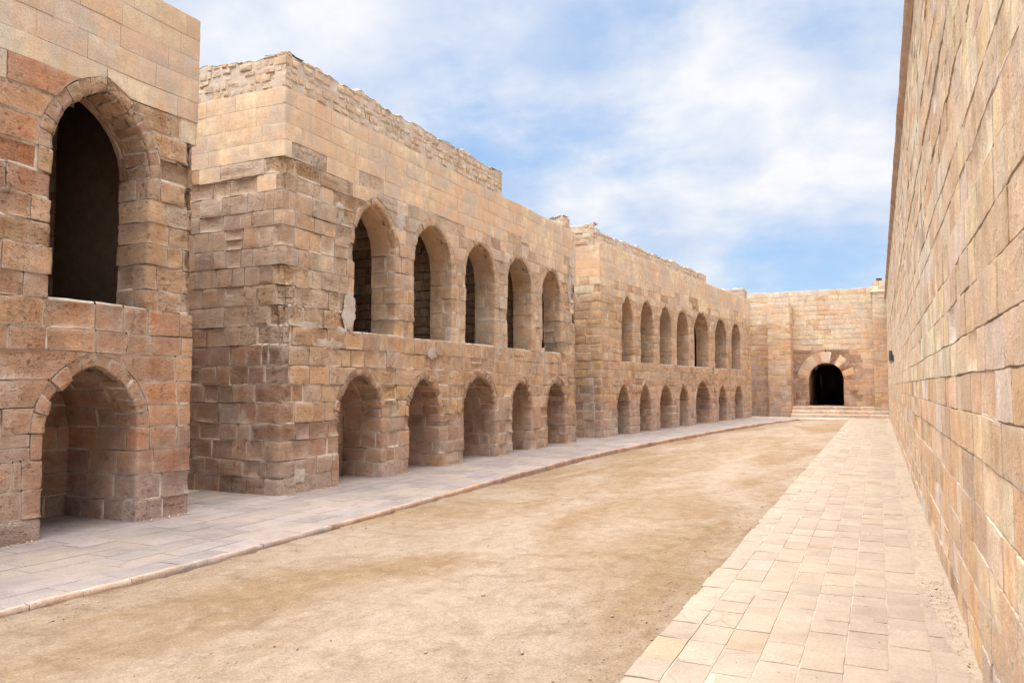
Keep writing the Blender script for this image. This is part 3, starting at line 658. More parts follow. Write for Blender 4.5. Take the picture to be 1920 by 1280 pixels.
def middle_building():
    root = empty('arcade_building', (XF - 2, 15.5, 0), 'middle two-storey sandstone building with five tall pointed arches over five low arches and rubble parapet', 'building')
    B = Build(root, 0.06); B.limits = {'room_stone': 80}
    Y0, Y1 = 9.13, 21.9
    spots = [(0.0, 2.95, 0.5, 0.45, 1.2), (0.2, 5.15, 0.6, 0.4, 1.1), (1.6, 4.4, 0.35, 0.5, 0.9), (1.5, 2.9, 0.4, 0.35, 1.0), (12.6, 3.9, 0.35, 1.2, 1.0), (12.5, 1.9, 0.4, 0.5, 0.9), (6.3, 4.9, 0.6, 0.2, 0.7),
             (3.0, 1.5, 0.3, 0.35, 0.9), (11.9, 1.4, 0.3, 0.4, 0.9), (5.8, 1.5, 0.4, 0.4, 0.5), (9.2, 1.6, 0.3, 0.4, 0.8), (11.3, 2.7, 0.3, 0.3, 0.8)]
    def style(u, z, where):
        if where == 'dressed': return dict(col=calm(pick(TAN, 2, CREAM, 1, OCHRE, 0.5), TAN, 1), wear=0.3, ero=0.1, gap=0.006, len=(0.4, 0.6), res=0.1)
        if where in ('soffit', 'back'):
            return dict(col=pick(BROWN, 2, DARK, 1.2, TAN, 0.6), wear=0.55, ero=0.4, gap=0.014, len=(0.3, 0.6), res=0.09)  # more dark stones inside the niches, painting in their shade
        lim = 5.15 + U(-0.25, 0.25) + 0.18 * n1(u * 0.8, 2.0) + 0.45 * math.exp(-(u / 0.7) ** 2) if where != 'side' else 4.95 + U(-0.2, 0.3)
        if z > lim and where in ('wall', 'side', 'jamb'):
            c = pick(PEACH, 5, CREAM, 2.0) if 1.5 < u < 11.5 and where == 'wall' else pick(CREAM, 5, PEACH, 1, GREYTAN, 0.6)
            return dict(col=calm(c, PEACH, 2, CREAM, 1), wear=0.24, ero=0.06, gap=0.005, len=(0.45, 0.95), res=0.14, proud=U(-0.002, 0.003), rag=0.001, arris=0.01)
        if z > lim - 0.6 and u > 0.8 and where in ('wall', 'side') and rng.random() < 0.6: return dict(col=pick(CREAM, 2, PEACH, 1.0, GREYTAN, 1.0, TAN, 1), wear=0.42, ero=0.22, gap=0.010, len=(0.3, 0.6), res=0.08)
        h = hot(u, z, spots); ero = 0.3 + 0.35 * max(0, n1(u * 0.8, z, 9)) + h
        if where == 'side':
            c = pick(BROWN, 1.8, DARK, 2.6, MAUVE, 0.8) if z < 2.2 else pick(GREYTAN, 2.5, TAN, 2, MAUVE, 0.8, BROWN, 0.8)  # brownish stone low down, darkened further to paint in the gap's shade
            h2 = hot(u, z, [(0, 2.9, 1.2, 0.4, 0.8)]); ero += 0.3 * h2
        elif where == 'jamb':
            c = calm(pick(TAN, 3, OCHRE, 0.6, CREAM, 0.8), TAN, 2, CREAM, 0.6) if z > 2.5 else pick(BROWN, 3, MAUVE, 0.8, DARK, 0.8); ero = ero * 0.5 if z < 2.5 else 0.12 + 0.5 * h
        elif z < 0.35: c = pick(MAUVE, 3, GREYTAN, 1.5, BROWN, 0.8)
        elif z < 1.2: c = pick(BROWN, 3, MAUVE, 1.6, DARK, 0.8)
        elif z < 2.6: c = pick(TAN, 3.2, BROWN, 0.9, OCHRE, 0.9, GREYTAN, 0.5)
        else: c = pick(TAN, 3.0, GREYTAN, 2.0, OCHRE, 0.6, CREAM, 0.7)
        if where == 'voussoir': c = pick(TAN, 3, GREYTAN, 0.8, OCHRE, 0.5) if z > 2.6 else pick(TAN, 2, BROWN, 2); ero = max(ero * 0.8, 0.3 if z > 2.6 else 0.65)
        return dict(col=c, wear=0.5 + 0.45 * min(1, ero), ero=min(ero, 1.4), gap=0.018, len=(0.24, 0.52), res=0.065,
                    scoop=U(0.0, 0.09) * h if h > 0.35 else (U(0.01, 0.045) if rng.random() < 0.2 else 0), arris=0.014 + 0.10 * h, arw=0.06 + 0.18 * h, proud=-U(-0.04, 0.04) * h if h > 0.5 else None)
    ops = []
    for a, b, ap in ((10.96, 12.19, 4.93), (12.88, 14.35, 4.95), (14.99, 16.41, 4.91), (17.12, 18.58, 4.90), (19.33, 20.66, 4.87)):
        ops.append(Opening(a - Y0, b - Y0, 2.58, 4.13, ap, T=0.15, D=0.55, erode=0.5 if a < 11 else 0.0, ring=0.12, dressed=True))
    for a, b, ap in ((10.58, 11.80, 1.85), (12.74, 13.87, 1.81), (14.93, 16.45, 1.77), (17.42, 18.53, 1.76), (19.69, 20.98, 1.74)):
        ops.append(Opening(a - Y0, b - Y0, 0.0, 1.08, ap, T=0.16, D=0.87, back=True, erode=0.35))
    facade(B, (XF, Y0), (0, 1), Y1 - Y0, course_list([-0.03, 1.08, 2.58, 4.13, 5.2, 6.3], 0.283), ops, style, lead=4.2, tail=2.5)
    rubble(B, Path([(XF - 4.2, Y0), (XF, Y0), (XF, 16.82), (XF - 0.6, 16.82)]), 6.3, 6.92)
    # roof, rear wall, rooms upstairs
    B.box(XF - 0.5, XF - 0.03, Y0 + 0.05, 16.78, 6.2, 6.76)
    B.box(-12.4, XF - 0.03, Y0 + 0.03, Y0 + 0.5, 6.2, 6.76)
    B.box(-12.4, XF - 0.08, Y0 + 0.08, Y1 - 0.08, 6.1, 6.29)
    B.box(-12.4, -12.2, Y0 + 0.1, Y1, -0.1, 6.2)
    B.box(-12.3, XF - 0.45, Y0 + 0.12, Y1 - 0.11, 2.40, 2.56)
    B.box(-12.3, XF - 0.45, Y1 - 0.3, Y1 - 0.11, -0.1, 6.2)
    B.box(-12.3, XF - 0.45, Y0 + 0.11, Y0 + 0.3, -0.1, 6.2)
    def cross(y, door=None):
        segs = [(-12.0, XF - 0.5)] if door is None else [(-12.0, door[0]), (door[1], XF - 0.5)]
        for z0, z1, sg in ((2.58, 4.4, segs), (4.4, 6.1, [(-12.0, XF - 0.5)])):
            for x0, x1 in sg:
                p = Path([(x0, y), (x1, y)]); f = wall_surface(p); zz = course_list([z0, z1], 0.2, 0.03)
                for v0, v1 in zip(zz[:-1], zz[1:]):
                    q = cut_run(0, p.c[-1], 0.16, 0.42)
                    for a, b in zip(q[:-1], q[1:]): B.stone('room_stone', f, a, b, v0, v1, pick(TAN, 2, CREAM, 1.5, BROWN, 1), 0.7, 0.8, 0.02, res=0.12, mortar=False)
                B.backing(f, 0, p.c[-1], z0, z1)
    for u, z, ru, rz in ((1.68, 2.92, 0.17, 0.34), (1.15, 2.36, 0.30, 0.10), (1.35, 2.60, 0.22, 0.06), (4.42, 2.30, 0.16, 0.11), (7.5, 2.52, 0.18, 0.15), (0.62, 2.62, 0.22, 0.07), (10.2, 2.6, 0.14, 0.12), (12.25, 4.55, 0.12, 0.4), (3.25, 4.85, 0.14, 0.25), (1.35, 4.6, 0.12, 0.2), (0.35, 0.25, 0.26, 0.12)):
        plaster_patch(B, Y0 + u, z, ru, rz)
    cross(12.62, (-9.75, -9.05)); cross(14.70); cross(16.8); cross(18.9, (-9.5, -9.1))
    B.finish()

# ------------------------------------------------------------------ far building
P3 = np.array([-8.05, 23.67]); Q3 = np.array([-6.15, 43.29]); E3 = (Q3 - P3) / np.linalg.norm(Q3 - P3); L3 = float(np.linalg.norm(Q3 - P3)); N3 = np.array([E3[1], -E3[0]])
PA, PB = (-8.42, 21.42), (-7.0, 35.63)                    # line of the set-back rubble parapet
def far_building():
    root = empty('arcade_building', (-9.0, 33.5, 0), 'farthest two-storey sandstone building with seven narrow pointed arches above seven low arches', 'building')
    B = Build(root, 0.1)
    spots = [(0.1, 5.15, 0.5, 0.3, 0.9), (0.3, 1.9, 0.4, 0.5, 0.9), (3.2, 1.6, 0.4, 0.4, 0.8), (9.5, 4.7, 0.8, 0.3, 0.7), (9.5, 3.5, 0.3, 1.0, 0.6)]
    def style(u, z, where):
        if where == 'dressed': return dict(col=calm(pick(TAN, 2, CREAM, 0.6, OCHRE, 0.8), TAN, 1), wear=0.3, ero=0.1, gap=0.008, len=(0.4, 0.6), res=0.14)
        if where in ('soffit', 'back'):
            return dict(col=pick(BROWN, 2, DARK, 0.9, TAN, 0.7), wear=0.5, ero=0.35, gap=0.016, len=(0.3, 0.6), res=0.13)  # darker mix inside the niches: recess shade painted into the stone
        if z > 5.2 + U(-0.3, 0.25) + 0.15 * n1(u * 0.7, 5.0):
            c = pick(PEACH, 4, CREAM, 2)
            return dict(col=calm(c, PEACH, 2, CREAM, 1), wear=0.15, ero=0.05, gap=0.003, len=(0.5, 1.0), res=0.2, proud=U(-0.002, 0.003), rag=0.001)
        if z > 4.7 and rng.random() < 0.6: return dict(col=pick(CREAM, 2, PEACH, 1.2, TAN, 1.2), wear=0.42, ero=0.2, gap=0.010, len=(0.3, 0.6), res=0.12)
        h = hot(u, z, spots); ero = 0.25 + 0.35 * max(0, n1(u * 0.7, z, 4)) + h
        if where == 'side': c = pick(MAUVE, 2.0, BROWN, 1.5, GREYTAN, 1) if z < 1.6 else pick(OCHRE, 1.5, TAN, 2.5, PEACH, 0.8)
        elif where == 'jamb': c = pick(TAN, 2, OCHRE, 0.8, BROWN, 1) if z > 2.4 else pick(BROWN, 3, MAUVE, 1); ero *= 0.5
        elif z < 0.35: c = pick(MAUVE, 3, GREYTAN, 2)
        elif z < 1.1: c = pick(BROWN, 2.5, TAN, 1, MAUVE, 1.2)
        elif z < 2.5: c = pick(TAN, 3, BROWN, 1.2, OCHRE, 0.8, RUST, 0.4)
        else: c = pick(TAN, 3, OCHRE, 1.3, CREAM, 0.7, RUST, 0.5)
        return dict(col=c, wear=0.5 + 0.4 * min(1, ero), ero=min(ero, 1.3), gap=0.020, len=(0.26, 0.55), res=0.1)
    ops = []
    for a, b, ap in ((1.82, 2.85, 4.82), (3.57, 4.90, 4.81), (5.56, 6.93, 4.78), (7.55, 9.09, 4.78), (9.85, 11.96, 4.80), (12.97, 14.92, 4.84), (15.79, 17.54, 4.82)):
        ops.append(Opening(a, b, 2.48, 3.84, ap, T=0.13, D=0.6 if a > 12 or 9 < a < 11 else 0.8, ring=0.12, dressed=True))
    for a, b, ap in ((1.42, 2.50, 1.70), (3.45, 4.57, 1.72), (5.54, 6.91, 1.70), (7.82, 8.95, 1.69), (10.0, 12.0, 1.75), (13.46, 14.78, 1.67), (16.29, 17.85, 1.67)):
        ops.append(Opening(a, b, 0.0, 0.86, ap, T=0.15, D=0.87, back=True, erode=0.2))
    facade(B, P3, E3, L3, course_list([-0.03, 0.86, 2.48, 3.84, 5.2, 6.3], 0.283), ops, style, lead=4.0, tail=2.0)
    # parapet set back on the roof: it starts over the gap before this building
    a0 = np.array(PA); d = (np.array(PB) - a0); ln = float(np.linalg.norm(d)); d = d / ln; nd = np.array([d[1], -d[0]])
    rubble(B, Path([a0 - nd * 2.5, a0, a0 + d * 0.46, a0 + d * 0.46 - nd * 0.7]), 6.28, 6.78, 0.17, (0.16, 0.36), res=0.1, holes=0.0)
    c0 = a0 + d * 2.3
    rubble(B, Path([c0 - nd * 2.5 - d * 0.05, c0 - d * 0.05 - nd * 0.05]), 6.28, 6.97, 0.17, (0.16, 0.36), res=0.1, holes=0.0)
    rubble(B, Path([c0 - nd * 2.5, c0, a0 + d * ln, a0 + d * ln - nd * 0.6]), 6.28, 6.78, 0.17, (0.16, 0.36), res=0.1, holes=0.0)
    rubble(B, Path([(-9.1, 43.4), (-6.47, 43.4), (-6.47, 44.4)]), 6.2, 7.02, 0.2, (0.2, 0.45), res=0.12, holes=0.0)
    fr = (P3, E3)
    B.box(-4.0, -0.06, 0.08, L3 - 0.08, 6.15, 6.29, fr)
    B.box(-4.1, -3.9, 0.05, L3, -0.1, 6.2, fr)
    B.box(-3.9, -0.45, 0.1, L3 - 0.1, 2.3, 2.46, fr)
    B.box(-3.9, -0.45, L3 - 0.3, L3 - 0.11, -0.1, 6.2, fr)
    B.box(-3.9, -0.45, 0.11, 0.3, -0.1, 6.2, fr)
    B.box(-9.0, -6.52, 43.45, 44.3, 6.0, 6.86)
    # core of the set-back parapet and the wall closing the gap
    f2 = (a0, d)
    B.box(-0.5, -0.04, 2.34, ln - 0.05, 6.2, 6.62, f2)
    B.box(-2.4, -0.04, 0.04, 0.42, 6.2, 6.62, f2)
    B.box(-2.5, -0.1, 2.34, 2.7, 6.2, 6.8, f2)
    B.box(-2.6, -2.0, -0.1, 2.3, -0.1, 6.2, f2)
    B.finish()

# ------------------------------------------------------------------ right-hand fortress wall
def right_wall():
    root = empty('fortress_wall', (0.9, 22, 0), 'long tall pitted limestone wall running down the right side of the court', 'wall')
    B = Build(root, 0.07)
    B.wash = 0.35
    YE, YS = 46.4, 1.2
    path = Path([(0.5, YE), (0.5, YS)]); surf = wall_surface(path, 0.006)
    cs = course_list([-0.03, 6.25], 0.252, 0.018)
    for v0, v1 in zip(cs[:-1], cs[1:]):
        pc = rng.normal(0, 0.0035); B.wash = 0.65 if v0 < 1.6 else 0.1
        q = cut_run(0, path.c[-1], 0.26, 0.72)
        for a, b in zip(q[:-1], q[1:]):
            y = YE - (a + b) / 2; z = (v0 + v1) / 2; t = n1(y * 0.35, z * 0.9, 8)
            if z < 1.7: c = pick(TAN, 1.8, OCHRE, 2.2, PEACH, 0.8, CREAM, 1.6)
            elif z < 3.6: c = pick(CREAM, 3.4, PEACH, 1.4, GREYTAN, 0.5, TAN, 0.3)
            else: c = pick(PEACH, 1, CREAM, 2.8, OCHRE, 1.3, TAN, 0.3)
            c = np.clip(c * (1 + rng.normal(0.02, 0.10)) * (1 + rng.normal(0, 0.02, 3)), 0.05, 0.85)
            if rng.random() < 0.09: c = pick([lin((226, 214, 204)) * K], 1)
            ero = 0.06 + 0.18 * max(0, t) + (0.22 if z > 3.6 else 0)
            B.stone('stone', surf, a, b, v0, v1, c, 0.50 + 0.4 * min(1, ero), ero, 0.011 if y < 24 else 0.007, rag=0.006, mortar=y < 24, res=0.055 if y < 9 else (0.09 if y < 16 else 0.16),
                    proud=pc + rng.normal(0, 0.003), scoop=U(0.01, 0.03) if rng.random() < 0.08 else 0)
    B.backing(surf, 0, path.c[-1], -0.1, 6.3)
    # moulded cornice stones
    prof = Path([(0.9, 6.50), (0.415, 6.44), (0.412, 6.36), (0.46, 6.30), (0.5, 6.24)])
    def cf(S, T, OFF):
        q = prof.at(T, OFF); return np.stack([q[:, 0], S, q[:, 1]], 1)
    y = YS
    while y < YE - 0.3:
        l = U(0.7, 1.15); B.stone('cornice_stone', cf, y, min(y + l, YE), 0, prof.c[-1] - 0.001, pick(BROWN, 1, TAN, 2), 0.5, 0.08, 0.008, tbreaks=prof.breaks, res=0.12, rag=0.002, proud=rng.normal(0, 0.003), mortar=False, depth=0.05); y += l
    B.box(0.62, 1.6, YS, YE, -0.1, 6.44)
    # a few upstanding stones left of a lost parapet
    for yy in (13.2, 14.4, 20.3, 27.0, 31.5):
        p = Path([(0.50, yy + 0.5), (0.50, yy), (0.85, yy)])
        B.stone('parapet_stone', wall_surface(Path([(0.8, yy + 0.3), (0.47, yy + 0.3), (0.47, yy), (0.8, yy)])), 0, 0.96, 6.46, 6.62, pick(TAN, 1, CREAM, 1), 0.6, 0.6, 0.0, breaks=(0.33, 0.63), res=0.08, mortar=False, depth=0.1)
    B.finish()

# ------------------------------------------------------------------ far end: gate wall, piers, steps
YG = 46.5
def gate_end():
    root = empty('gate_wall', (-2.6, YG + 0.5, 0), 'end wall of the court with a dark round-arched gateway', 'wall')
    B = Build(root, 0.12)
    def style(u, z, where):
        x = u - 7.0
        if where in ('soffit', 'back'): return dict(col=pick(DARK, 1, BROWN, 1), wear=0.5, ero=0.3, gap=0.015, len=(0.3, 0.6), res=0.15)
        near = abs(x + 2.6) < 2.2 and z < 3.7
        if near and x < -0.9: c = pick(DARK, 3.0, BROWN, 1.2, RUST, 0.5, OCHRE, 0.3)
        elif z < 2.6: c = pick(BROWN, 1.5, TAN, 2)
        elif z < 5.8: c = pick(CREAM, 3.4, PEACH, 2, OCHRE, 1.2, TAN, 0.5)
        else: c = pick(CREAM, 4, PEACH, 1.5, OCHRE, 0.5)
        return dict(col=c, wear=0.5, ero=0.2, gap=0.016, len=(0.3, 0.75), res=0.12, proud=rng.normal(0, 0.005))
    # the gateway: few large voussoirs, brown and cream by turns
    o = Opening(7.0 - 3.50, 7.0 - 1.70, 0.55, 2.06, 2.96, T=0.62, D=0.7, nv=5)
    o.hwe0 = o.hwe
    P, e = np.array([-7.0, YG]), np.array([1.0, 0.0])
    def build(Bb, P_, e_, st_):
        arc = math.pi * 0.5 * o.R; Bb.arches.append([]); ai = len(Bb.arches) - 1
        cols = [pal((206, 166, 124)), pal((140, 92, 62)), pal((226, 196, 156)), pal((136, 92, 64)), pal((220, 208, 196))]
        for side in (-1, 1):
            f = o.surface(P, e, side)
            g = lambda S, T, OFF, f=f: f(S, T / arc, OFF)
            cuts = np.array([0, 0.10, 0.29, 0.49, 0.68, 0.87, 1.0]) * arc
            for k in range(6):
                c = (pal((150, 108, 78)) if k == 0 else cols[k - 1])
                Bb.stone(('voussoir', ai), g, 0.0, 1.1, cuts[k], cuts[k + 1], pick(c, 1), 0.12, 0.15, 0.008 if k < 5 else 0.0, breaks=(o.T,), res=0.1, proud=0.012, joint=0.006)
            Bb.backing(g, 0.06, o.T + o.D, 0, arc, (o.T,), nt=7, arch=ai)
    o.build = build
    facade(B, P, e, 7.62, course_list([0.0, 0.55, 2.06, 7.02], 0.28), [o], style)
    # gate passage
    B.box(-3.75, -3.45, YG + 0.6, YG + 9, 0.4, 3.4); B.box(-1.75, -1.45, YG + 0.6, YG + 9, 0.4, 3.4)
    B.box(-3.75, -1.45, YG + 0.6, YG + 9, 2.9, 3.4); B.box(-3.75, -1.45, YG + 9, YG + 9.3, 0.4, 3.4); B.box(-3.6, -1.6, YG + 0.05, YG + 9, 0.3, 0.52)
    B.box(-7.0, 0.62, YG + 0.12, YG + 0.7, 3.45, 7.0); B.box(-7.0, -3.6, YG + 0.12, YG + 0.7, 0, 3.45); B.box(-1.6, 0.62, YG + 0.12, YG + 0.7, 0, 3.45)
    B.finish()

    def pier_style(u, z, where):
        if z < 1.9: c = pick(BROWN, 2, MAUVE, 1.4, TAN, 0.8)
        elif z < 2.9: c = pick(TAN, 3, GREYTAN, 1)
        elif z < 5.2: c = pick(OCHRE, 2.4, PEACH, 1.2, RUST, 0.5, TAN, 1)
        else: return dict(col=pick(CREAM, 2, PEACH, 1.5), wear=0.2, ero=0.15, gap=0.006, len=(0.4, 0.8), res=0.15)
        return dict(col=c, wear=0.5, ero=0.22, gap=0.016, len=(0.3, 0.62), res=0.12, proud=rng.normal(0, 0.005))
    root = empty('wall_pier', (-4.95, 45.6, 0), 'broad masonry pier projecting beside the steps at the far end, cream top and brown foot', 'pier')
    B = Build(root, 0.12)
    facade(B, (-5.50, 44.9), (1, 0), 1.20, course_list([-0.03, 6.25], 0.28), [], pier_style, lead=1.5, tail=1.55)
    B.box(-5.44, -4.36, 44.96, 46.45, 0, 6.23); B.finish(core_mat=M_ROOF)
    root = empty('wall_recess', (-6.2, 45.9, 0), 'narrow recessed wall between farthest arcade and the projecting pier, dark at its foot', 'wall')
    B = Build(root, 0.12)
    facade(B, (-7.2, 45.55), (1, 0), 1.69, course_list([-0.03, 6.22], 0.28), [], pier_style)
    B.box(-7.2, -5.53, 45.62, 46.4, 0, 6.2); B.finish(core_mat=M_ROOF)
    root = empty('corner_tower', (0.2, 46.0, 0.5), 'slim corner tower with moulded band where the end wall meets the right wall', 'tower')
    B = Build(root, 0.12)
    def tower_style(u, z, where):
        c = pick(TAN, 2, OCHRE, 1.5, BROWN, 0.7) if z < 5.3 else pick(PEACH, 2, CREAM, 1)
        return dict(col=c, wear=0.45, ero=0.25, gap=0.012, len=(0.28, 0.5), res=0.12)
    facade(B, (-0.16, 45.55), (1, 0), 0.66, course_list([0.48, 6.62], 0.28), [], tower_style, lead=0.9)
    facade(B, (-0.16, 45.55), (1, 0), 0.66, course_list([6.76, 7.25], 0.25), [], tower_style, lead=0.9)
    prof = Path([(-0.02, 6.78), (0.08, 6.76), (0.08, 6.68), (0.0, 6.60)])
    pp = Path([(-0.16, 46.45), (-0.16, 45.55), (0.5, 45.55)])
    def bf(S, T, OFF):
        q = prof.at(T, np.zeros_like(T)); r = pp.at(S, q[:, 0] + OFF); return np.stack([r[:, 0], r[:, 1], q[:, 1]], 1)
    for a, b in ((0, 0.5), (0.5, 1.25), (1.25, 1.56)): B.stone('band_stone', bf, a, b, 0, prof.c[-1], pick(PEACH, 1), 0.3, 0.15, 0.006, breaks=pp.breaks, tbreaks=prof.breaks, res=0.12, mortar=False, depth=0.03)
    B.box(-0.10, 0.5, 45.62, 46.45, 0.4, 7.22); B.finish(core_mat=M_ROOF)
    # steps
    root = empty('stone_steps', (-1.9, 45.2, 0), 'three worn stone steps rising to the landing before the gateway', 'steps')
    B = Build(root, 0.12)
    for k in range(3):
        yf = 44.35 + 0.38 * k; z0 = 0.175 * k - 0.02; z1 = 0.18 * (k + 1); dep = 0.42 if k < 2 else 1.45
        pr = Path([(yf, z0), (yf, z1), (yf + dep, z1)])        # riser then tread; outward must be -Y then +Z
        def sf(S, T, OFF, pr=pr):
            q = pr.at(T, -OFF); return np.stack([S, q[:, 0], q[:, 1]], 1)
        x0 = -4.28 if k < 2 else -4.28
        q = cut_run(x0, 0.49, 0.5, 1.0)
        for a, b in zip(q[:-1], q[1:]): B.stone('step_stone', sf, a, b, 0, pr.c[-1], pick(GREYTAN, 3, CREAM, 1.2, MAUVE, 1), 0.55, 0.35, 0.01, tbreaks=pr.breaks, res=0.1, mortar=False, depth=0.06, arris=0.02)
        B.box(-4.26, 0.47, yf + 0.05, 46.4, -0.05, z1 - 0.03)
    B.finish(core_mat=M_BED)

# ------------------------------------------------------------------ ground
KY = np.array([1.0, 3.6, 5.5, 8.0, 11.1, 14.2, 17.5, 22.5, 28.7, 34.1, 38.0, 40.6, 41.6])
KX = np.array([-5.86, -5.86, -5.80, -5.92, -6.10, -6.24, -6.36, -6.10, -5.60, -5.02, -4.45, -3.95, -3.55])
def kerb_x(y): return np.interp(y, KY, KX)
PX0 = -1.36
def sand_z(P):
    x, y = P[:, 0], P[:, 1]; kx = kerb_x(y); t = np.clip((x - kx) / (PX0 - kx), 0, 1); P = np.stack([x, y, np.zeros_like(x)], 1)
    left = -0.040 - 0.065 * np.clip((y - 7) / 8, 0, 1) * np.clip((42 - y) / 6, 0, 1)
    z = left * (1 - t) ** 1.5 - 0.026 * (1 - (1 - t) ** 1.5) + 0.014 * fbm(P * np.array([0.8, 0.6, 1]), 3) + 0.010 * fbm(P * 3.1 + 5, 3) + 0.007 * vnoise(P * 9)
    return np.minimum(z, -0.012)
def ground():
    V = [(-400, -400, -0.16), (400, -400, -0.16), (400, 400, -0.16), (-400, 400, -0.16)]
    tag(mesh_obj('ground', V, [(0, 1, 2, 3)], M_SAND, origin=np.array([0, 0, -0.16])), kind='structure')
    # packed sand of the court
    xs = np.arange(-6.9, -1.15, 0.07); ys = np.concatenate([np.arange(1.0, 14, 0.08), np.arange(14, 42.2, 0.16)])
    X, Y = np.meshgrid(xs, ys); P = np.stack([X.ravel(), Y.ravel(), np.zeros(X.size)], 1)
    kx = kerb_x(P[:, 1]); z = sand_z(P)
    z[(P[:, 0] < kx - 0.02)] = -0.12; z[P[:, 0] > PX0 + 0.12] = -0.1
    P[:, 2] = z; nx = len(xs); i = np.arange(len(P)).reshape(X.shape)
    F = np.stack([i[:-1, :-1], i[:-1, 1:], i[1:, 1:], i[1:, :-1]], -1).reshape(-1, 4)
    tag(mesh_obj('sand_court', P, F, M_SAND, origin=np.array([-3.7, 20, 0])), kind='structure')

    flat = lambda S, T, OFF: np.stack([T, S, OFF], 1)
    # right-hand paving
    root = bpy.data.objects.new('walkway_right', None); COL.objects.link(root); tag(root, 'pale flagged walkway along the right wall', None, 'structure')
    B = Build(root, 0.16, M_BED); B.mat = M_PAVE
    edges = [PX0, -1.15, -0.92, -0.69, -0.46, -0.22, 0.02, 0.26, 0.5]
    SL = pal((218, 202, 184), (208, 194, 178), (224, 206, 184), (204, 190, 178), (226, 210, 192)); SLO = pal((226, 188, 150), (220, 190, 140)); SLG = pal((190, 178, 168), (184, 168, 156))
    k = 0
    for x0, x1 in zip(edges[:-1], edges[1:]):
        y = 2.2 + U(0, 0.3)
        while y < 44.3:
            l = U(0.28, 0.46) if k else U(0.3, 0.5); y1 = min(y + l, 44.34)
            jx = U(-0.012, 0.015) if k == 0 else 0
            B.stone('slab', flat, y, y1, x0 + jx, x1, (pick(SL, 7, SLO, 0.5, SLG, 0.9) * 0.6 + 0.4 * np.mean(SL, axis=0)) * np.array([0.50, 0.48, 0.465]), 0.22, 0.10 if k else 0.3, 0.008, res=0.16 if y < 12 else 0.25, proud=rng.normal(0, 0.0015), depth=0.09 if k == 0 else 0.03, mortar=False, rag=0.004 if k else 0.007)
            y = y1
        k += 1
    B.add_core(np.array([(PX0 + 0.03, 1, -0.005), (0.6, 1, -0.005), (0.6, 44.5, -0.005), (PX0 + 0.03, 44.5, -0.005)]), [(0, 1, 2, 3)])
    # paving before the steps, beyond the sand
    for x0 in np.arange(-6.2, PX0 - 0.05, 0.45):
        y = 41.62
        while y < 44.3:
            y1 = min(y + U(0.4, 0.7), 44.34); x1 = min(x0 + 0.45, PX0)
            B.stone('slab', flat, y, y1, x0, x1, pick(SL, 3, SLG, 1) * 0.62, 0.25, 0.1, 0.012, res=0.3, proud=rng.normal(0, 0.002), depth=0.06, mortar=False); y = y1
    B.add_core(np.array([(-6.4, 41.66, -0.010), (PX0 + 0.03, 41.66, -0.010), (PX0 + 0.03, 44.5, -0.010), (-6.4, 44.5, -0.010)]), [(0, 1, 2, 3)])
    B.finish(core_mat=M_BED)
    # left-hand paving
    root = bpy.data.objects.new('walkway_left', None); COL.objects.link(root); tag(root, 'grey-pink flagged walkway before the arcades', None, 'structure')
    B = Build(root, 0.2, M_BED); B.mat = M_PAVE
    LS = pal((196, 182, 178), (190, 177, 172), (202, 188, 184), (186, 172, 166), (196, 180, 170))
    w = 0.31
    for k in range(16):
        y = 1.2 + U(0, 0.4)
        while y < 43.5:
            y1 = y + U(0.4, 0.75); ym = (y + y1) / 2
            kx = float(kerb_x(ym)) - 0.055; x1 = kx - w * k; x0 = x1 - w
            base = XF if ym < 23 else P3[0] + (ym - P3[1]) * (Q3[0] - P3[0]) / (Q3[1] - P3[1])
            if x1 < base - 1.5: break_ = True
            else:
                def sf(S, T, OFF): return np.stack([T + (kerb_x(S) - kerb_x(np.full_like(S, ym))), S, OFF], 1)
                B.stone('slab', sf, y, y1, x0, x1, pick(LS, 1) * np.array([0.50, 0.505, 0.52]), 0.25, 0.1, 0.007, res=0.2, proud=rng.normal(0, 0.001), depth=0.03, mortar=False, rag=0.003)
            y = y1
    yy = np.linspace(1.0, 44.5, 60); kx = kerb_x(yy) - 0.04
    V = np.concatenate([np.stack([kx, yy, np.full(60, -0.004)], 1), np.stack([np.full(60, -12.3), yy, np.full(60, -0.004)], 1)])
    B.add_core(V, np.array([(i, i + 1, 60 + i + 1, 60 + i) for i in range(59)]))
    B.finish(core_mat=M_BED)
    # kerb
    root = bpy.data.objects.new('kerb', None); COL.objects.link(root); tag(root, 'low red-brown kerb between walkway and sand', None, 'structure')
    B = Build(root, 0.1)
    pts = list(zip(KX, KY)); sm = []
    yy = np.linspace(KY[0], KY[-1], 160); kern = np.convolve(np.pad(kerb_x(yy), 6, 'edge'), np.ones(13) / 13, 'valid')
    kp = Path(list(zip(kern, yy)) + [(-1.40, 41.62)])
    def ks(S, T, OFF):
        face = T < 0.14 + 1e-6; top = T > 0.14 - 1e-6
        q = kp.at(S, np.where(face, OFF, 0) - np.where(top, T - 0.14, 0)); return np.stack([q[:, 0], q[:, 1], np.where(face, T - 0.137, 0.003) + np.where(top, OFF, 0)], 1)
    q = cut_run(0, kp.c[-1] - 0.02, 0.35, 0.7)
    for a, b in zip(q[:-1], q[1:]):
        near = kp.at(np.array([a]), np.zeros(1))[0, 1] < U(6.8, 8.2)
        c = pick(LS, 1) * 0.55 if near else pick(pal((176, 136, 116), (184, 146, 128), (168, 126, 104), (190, 162, 146)), 1) * 0.8
        B.stone('kerb_stone', ks, a, b, 0, 0.20, c, 0.45, 0.22, 0.006, tbreaks=(0.14,), res=0.09, mortar=False, depth=0.05, proud=rng.normal(0, 0.0015))
    B.finish()

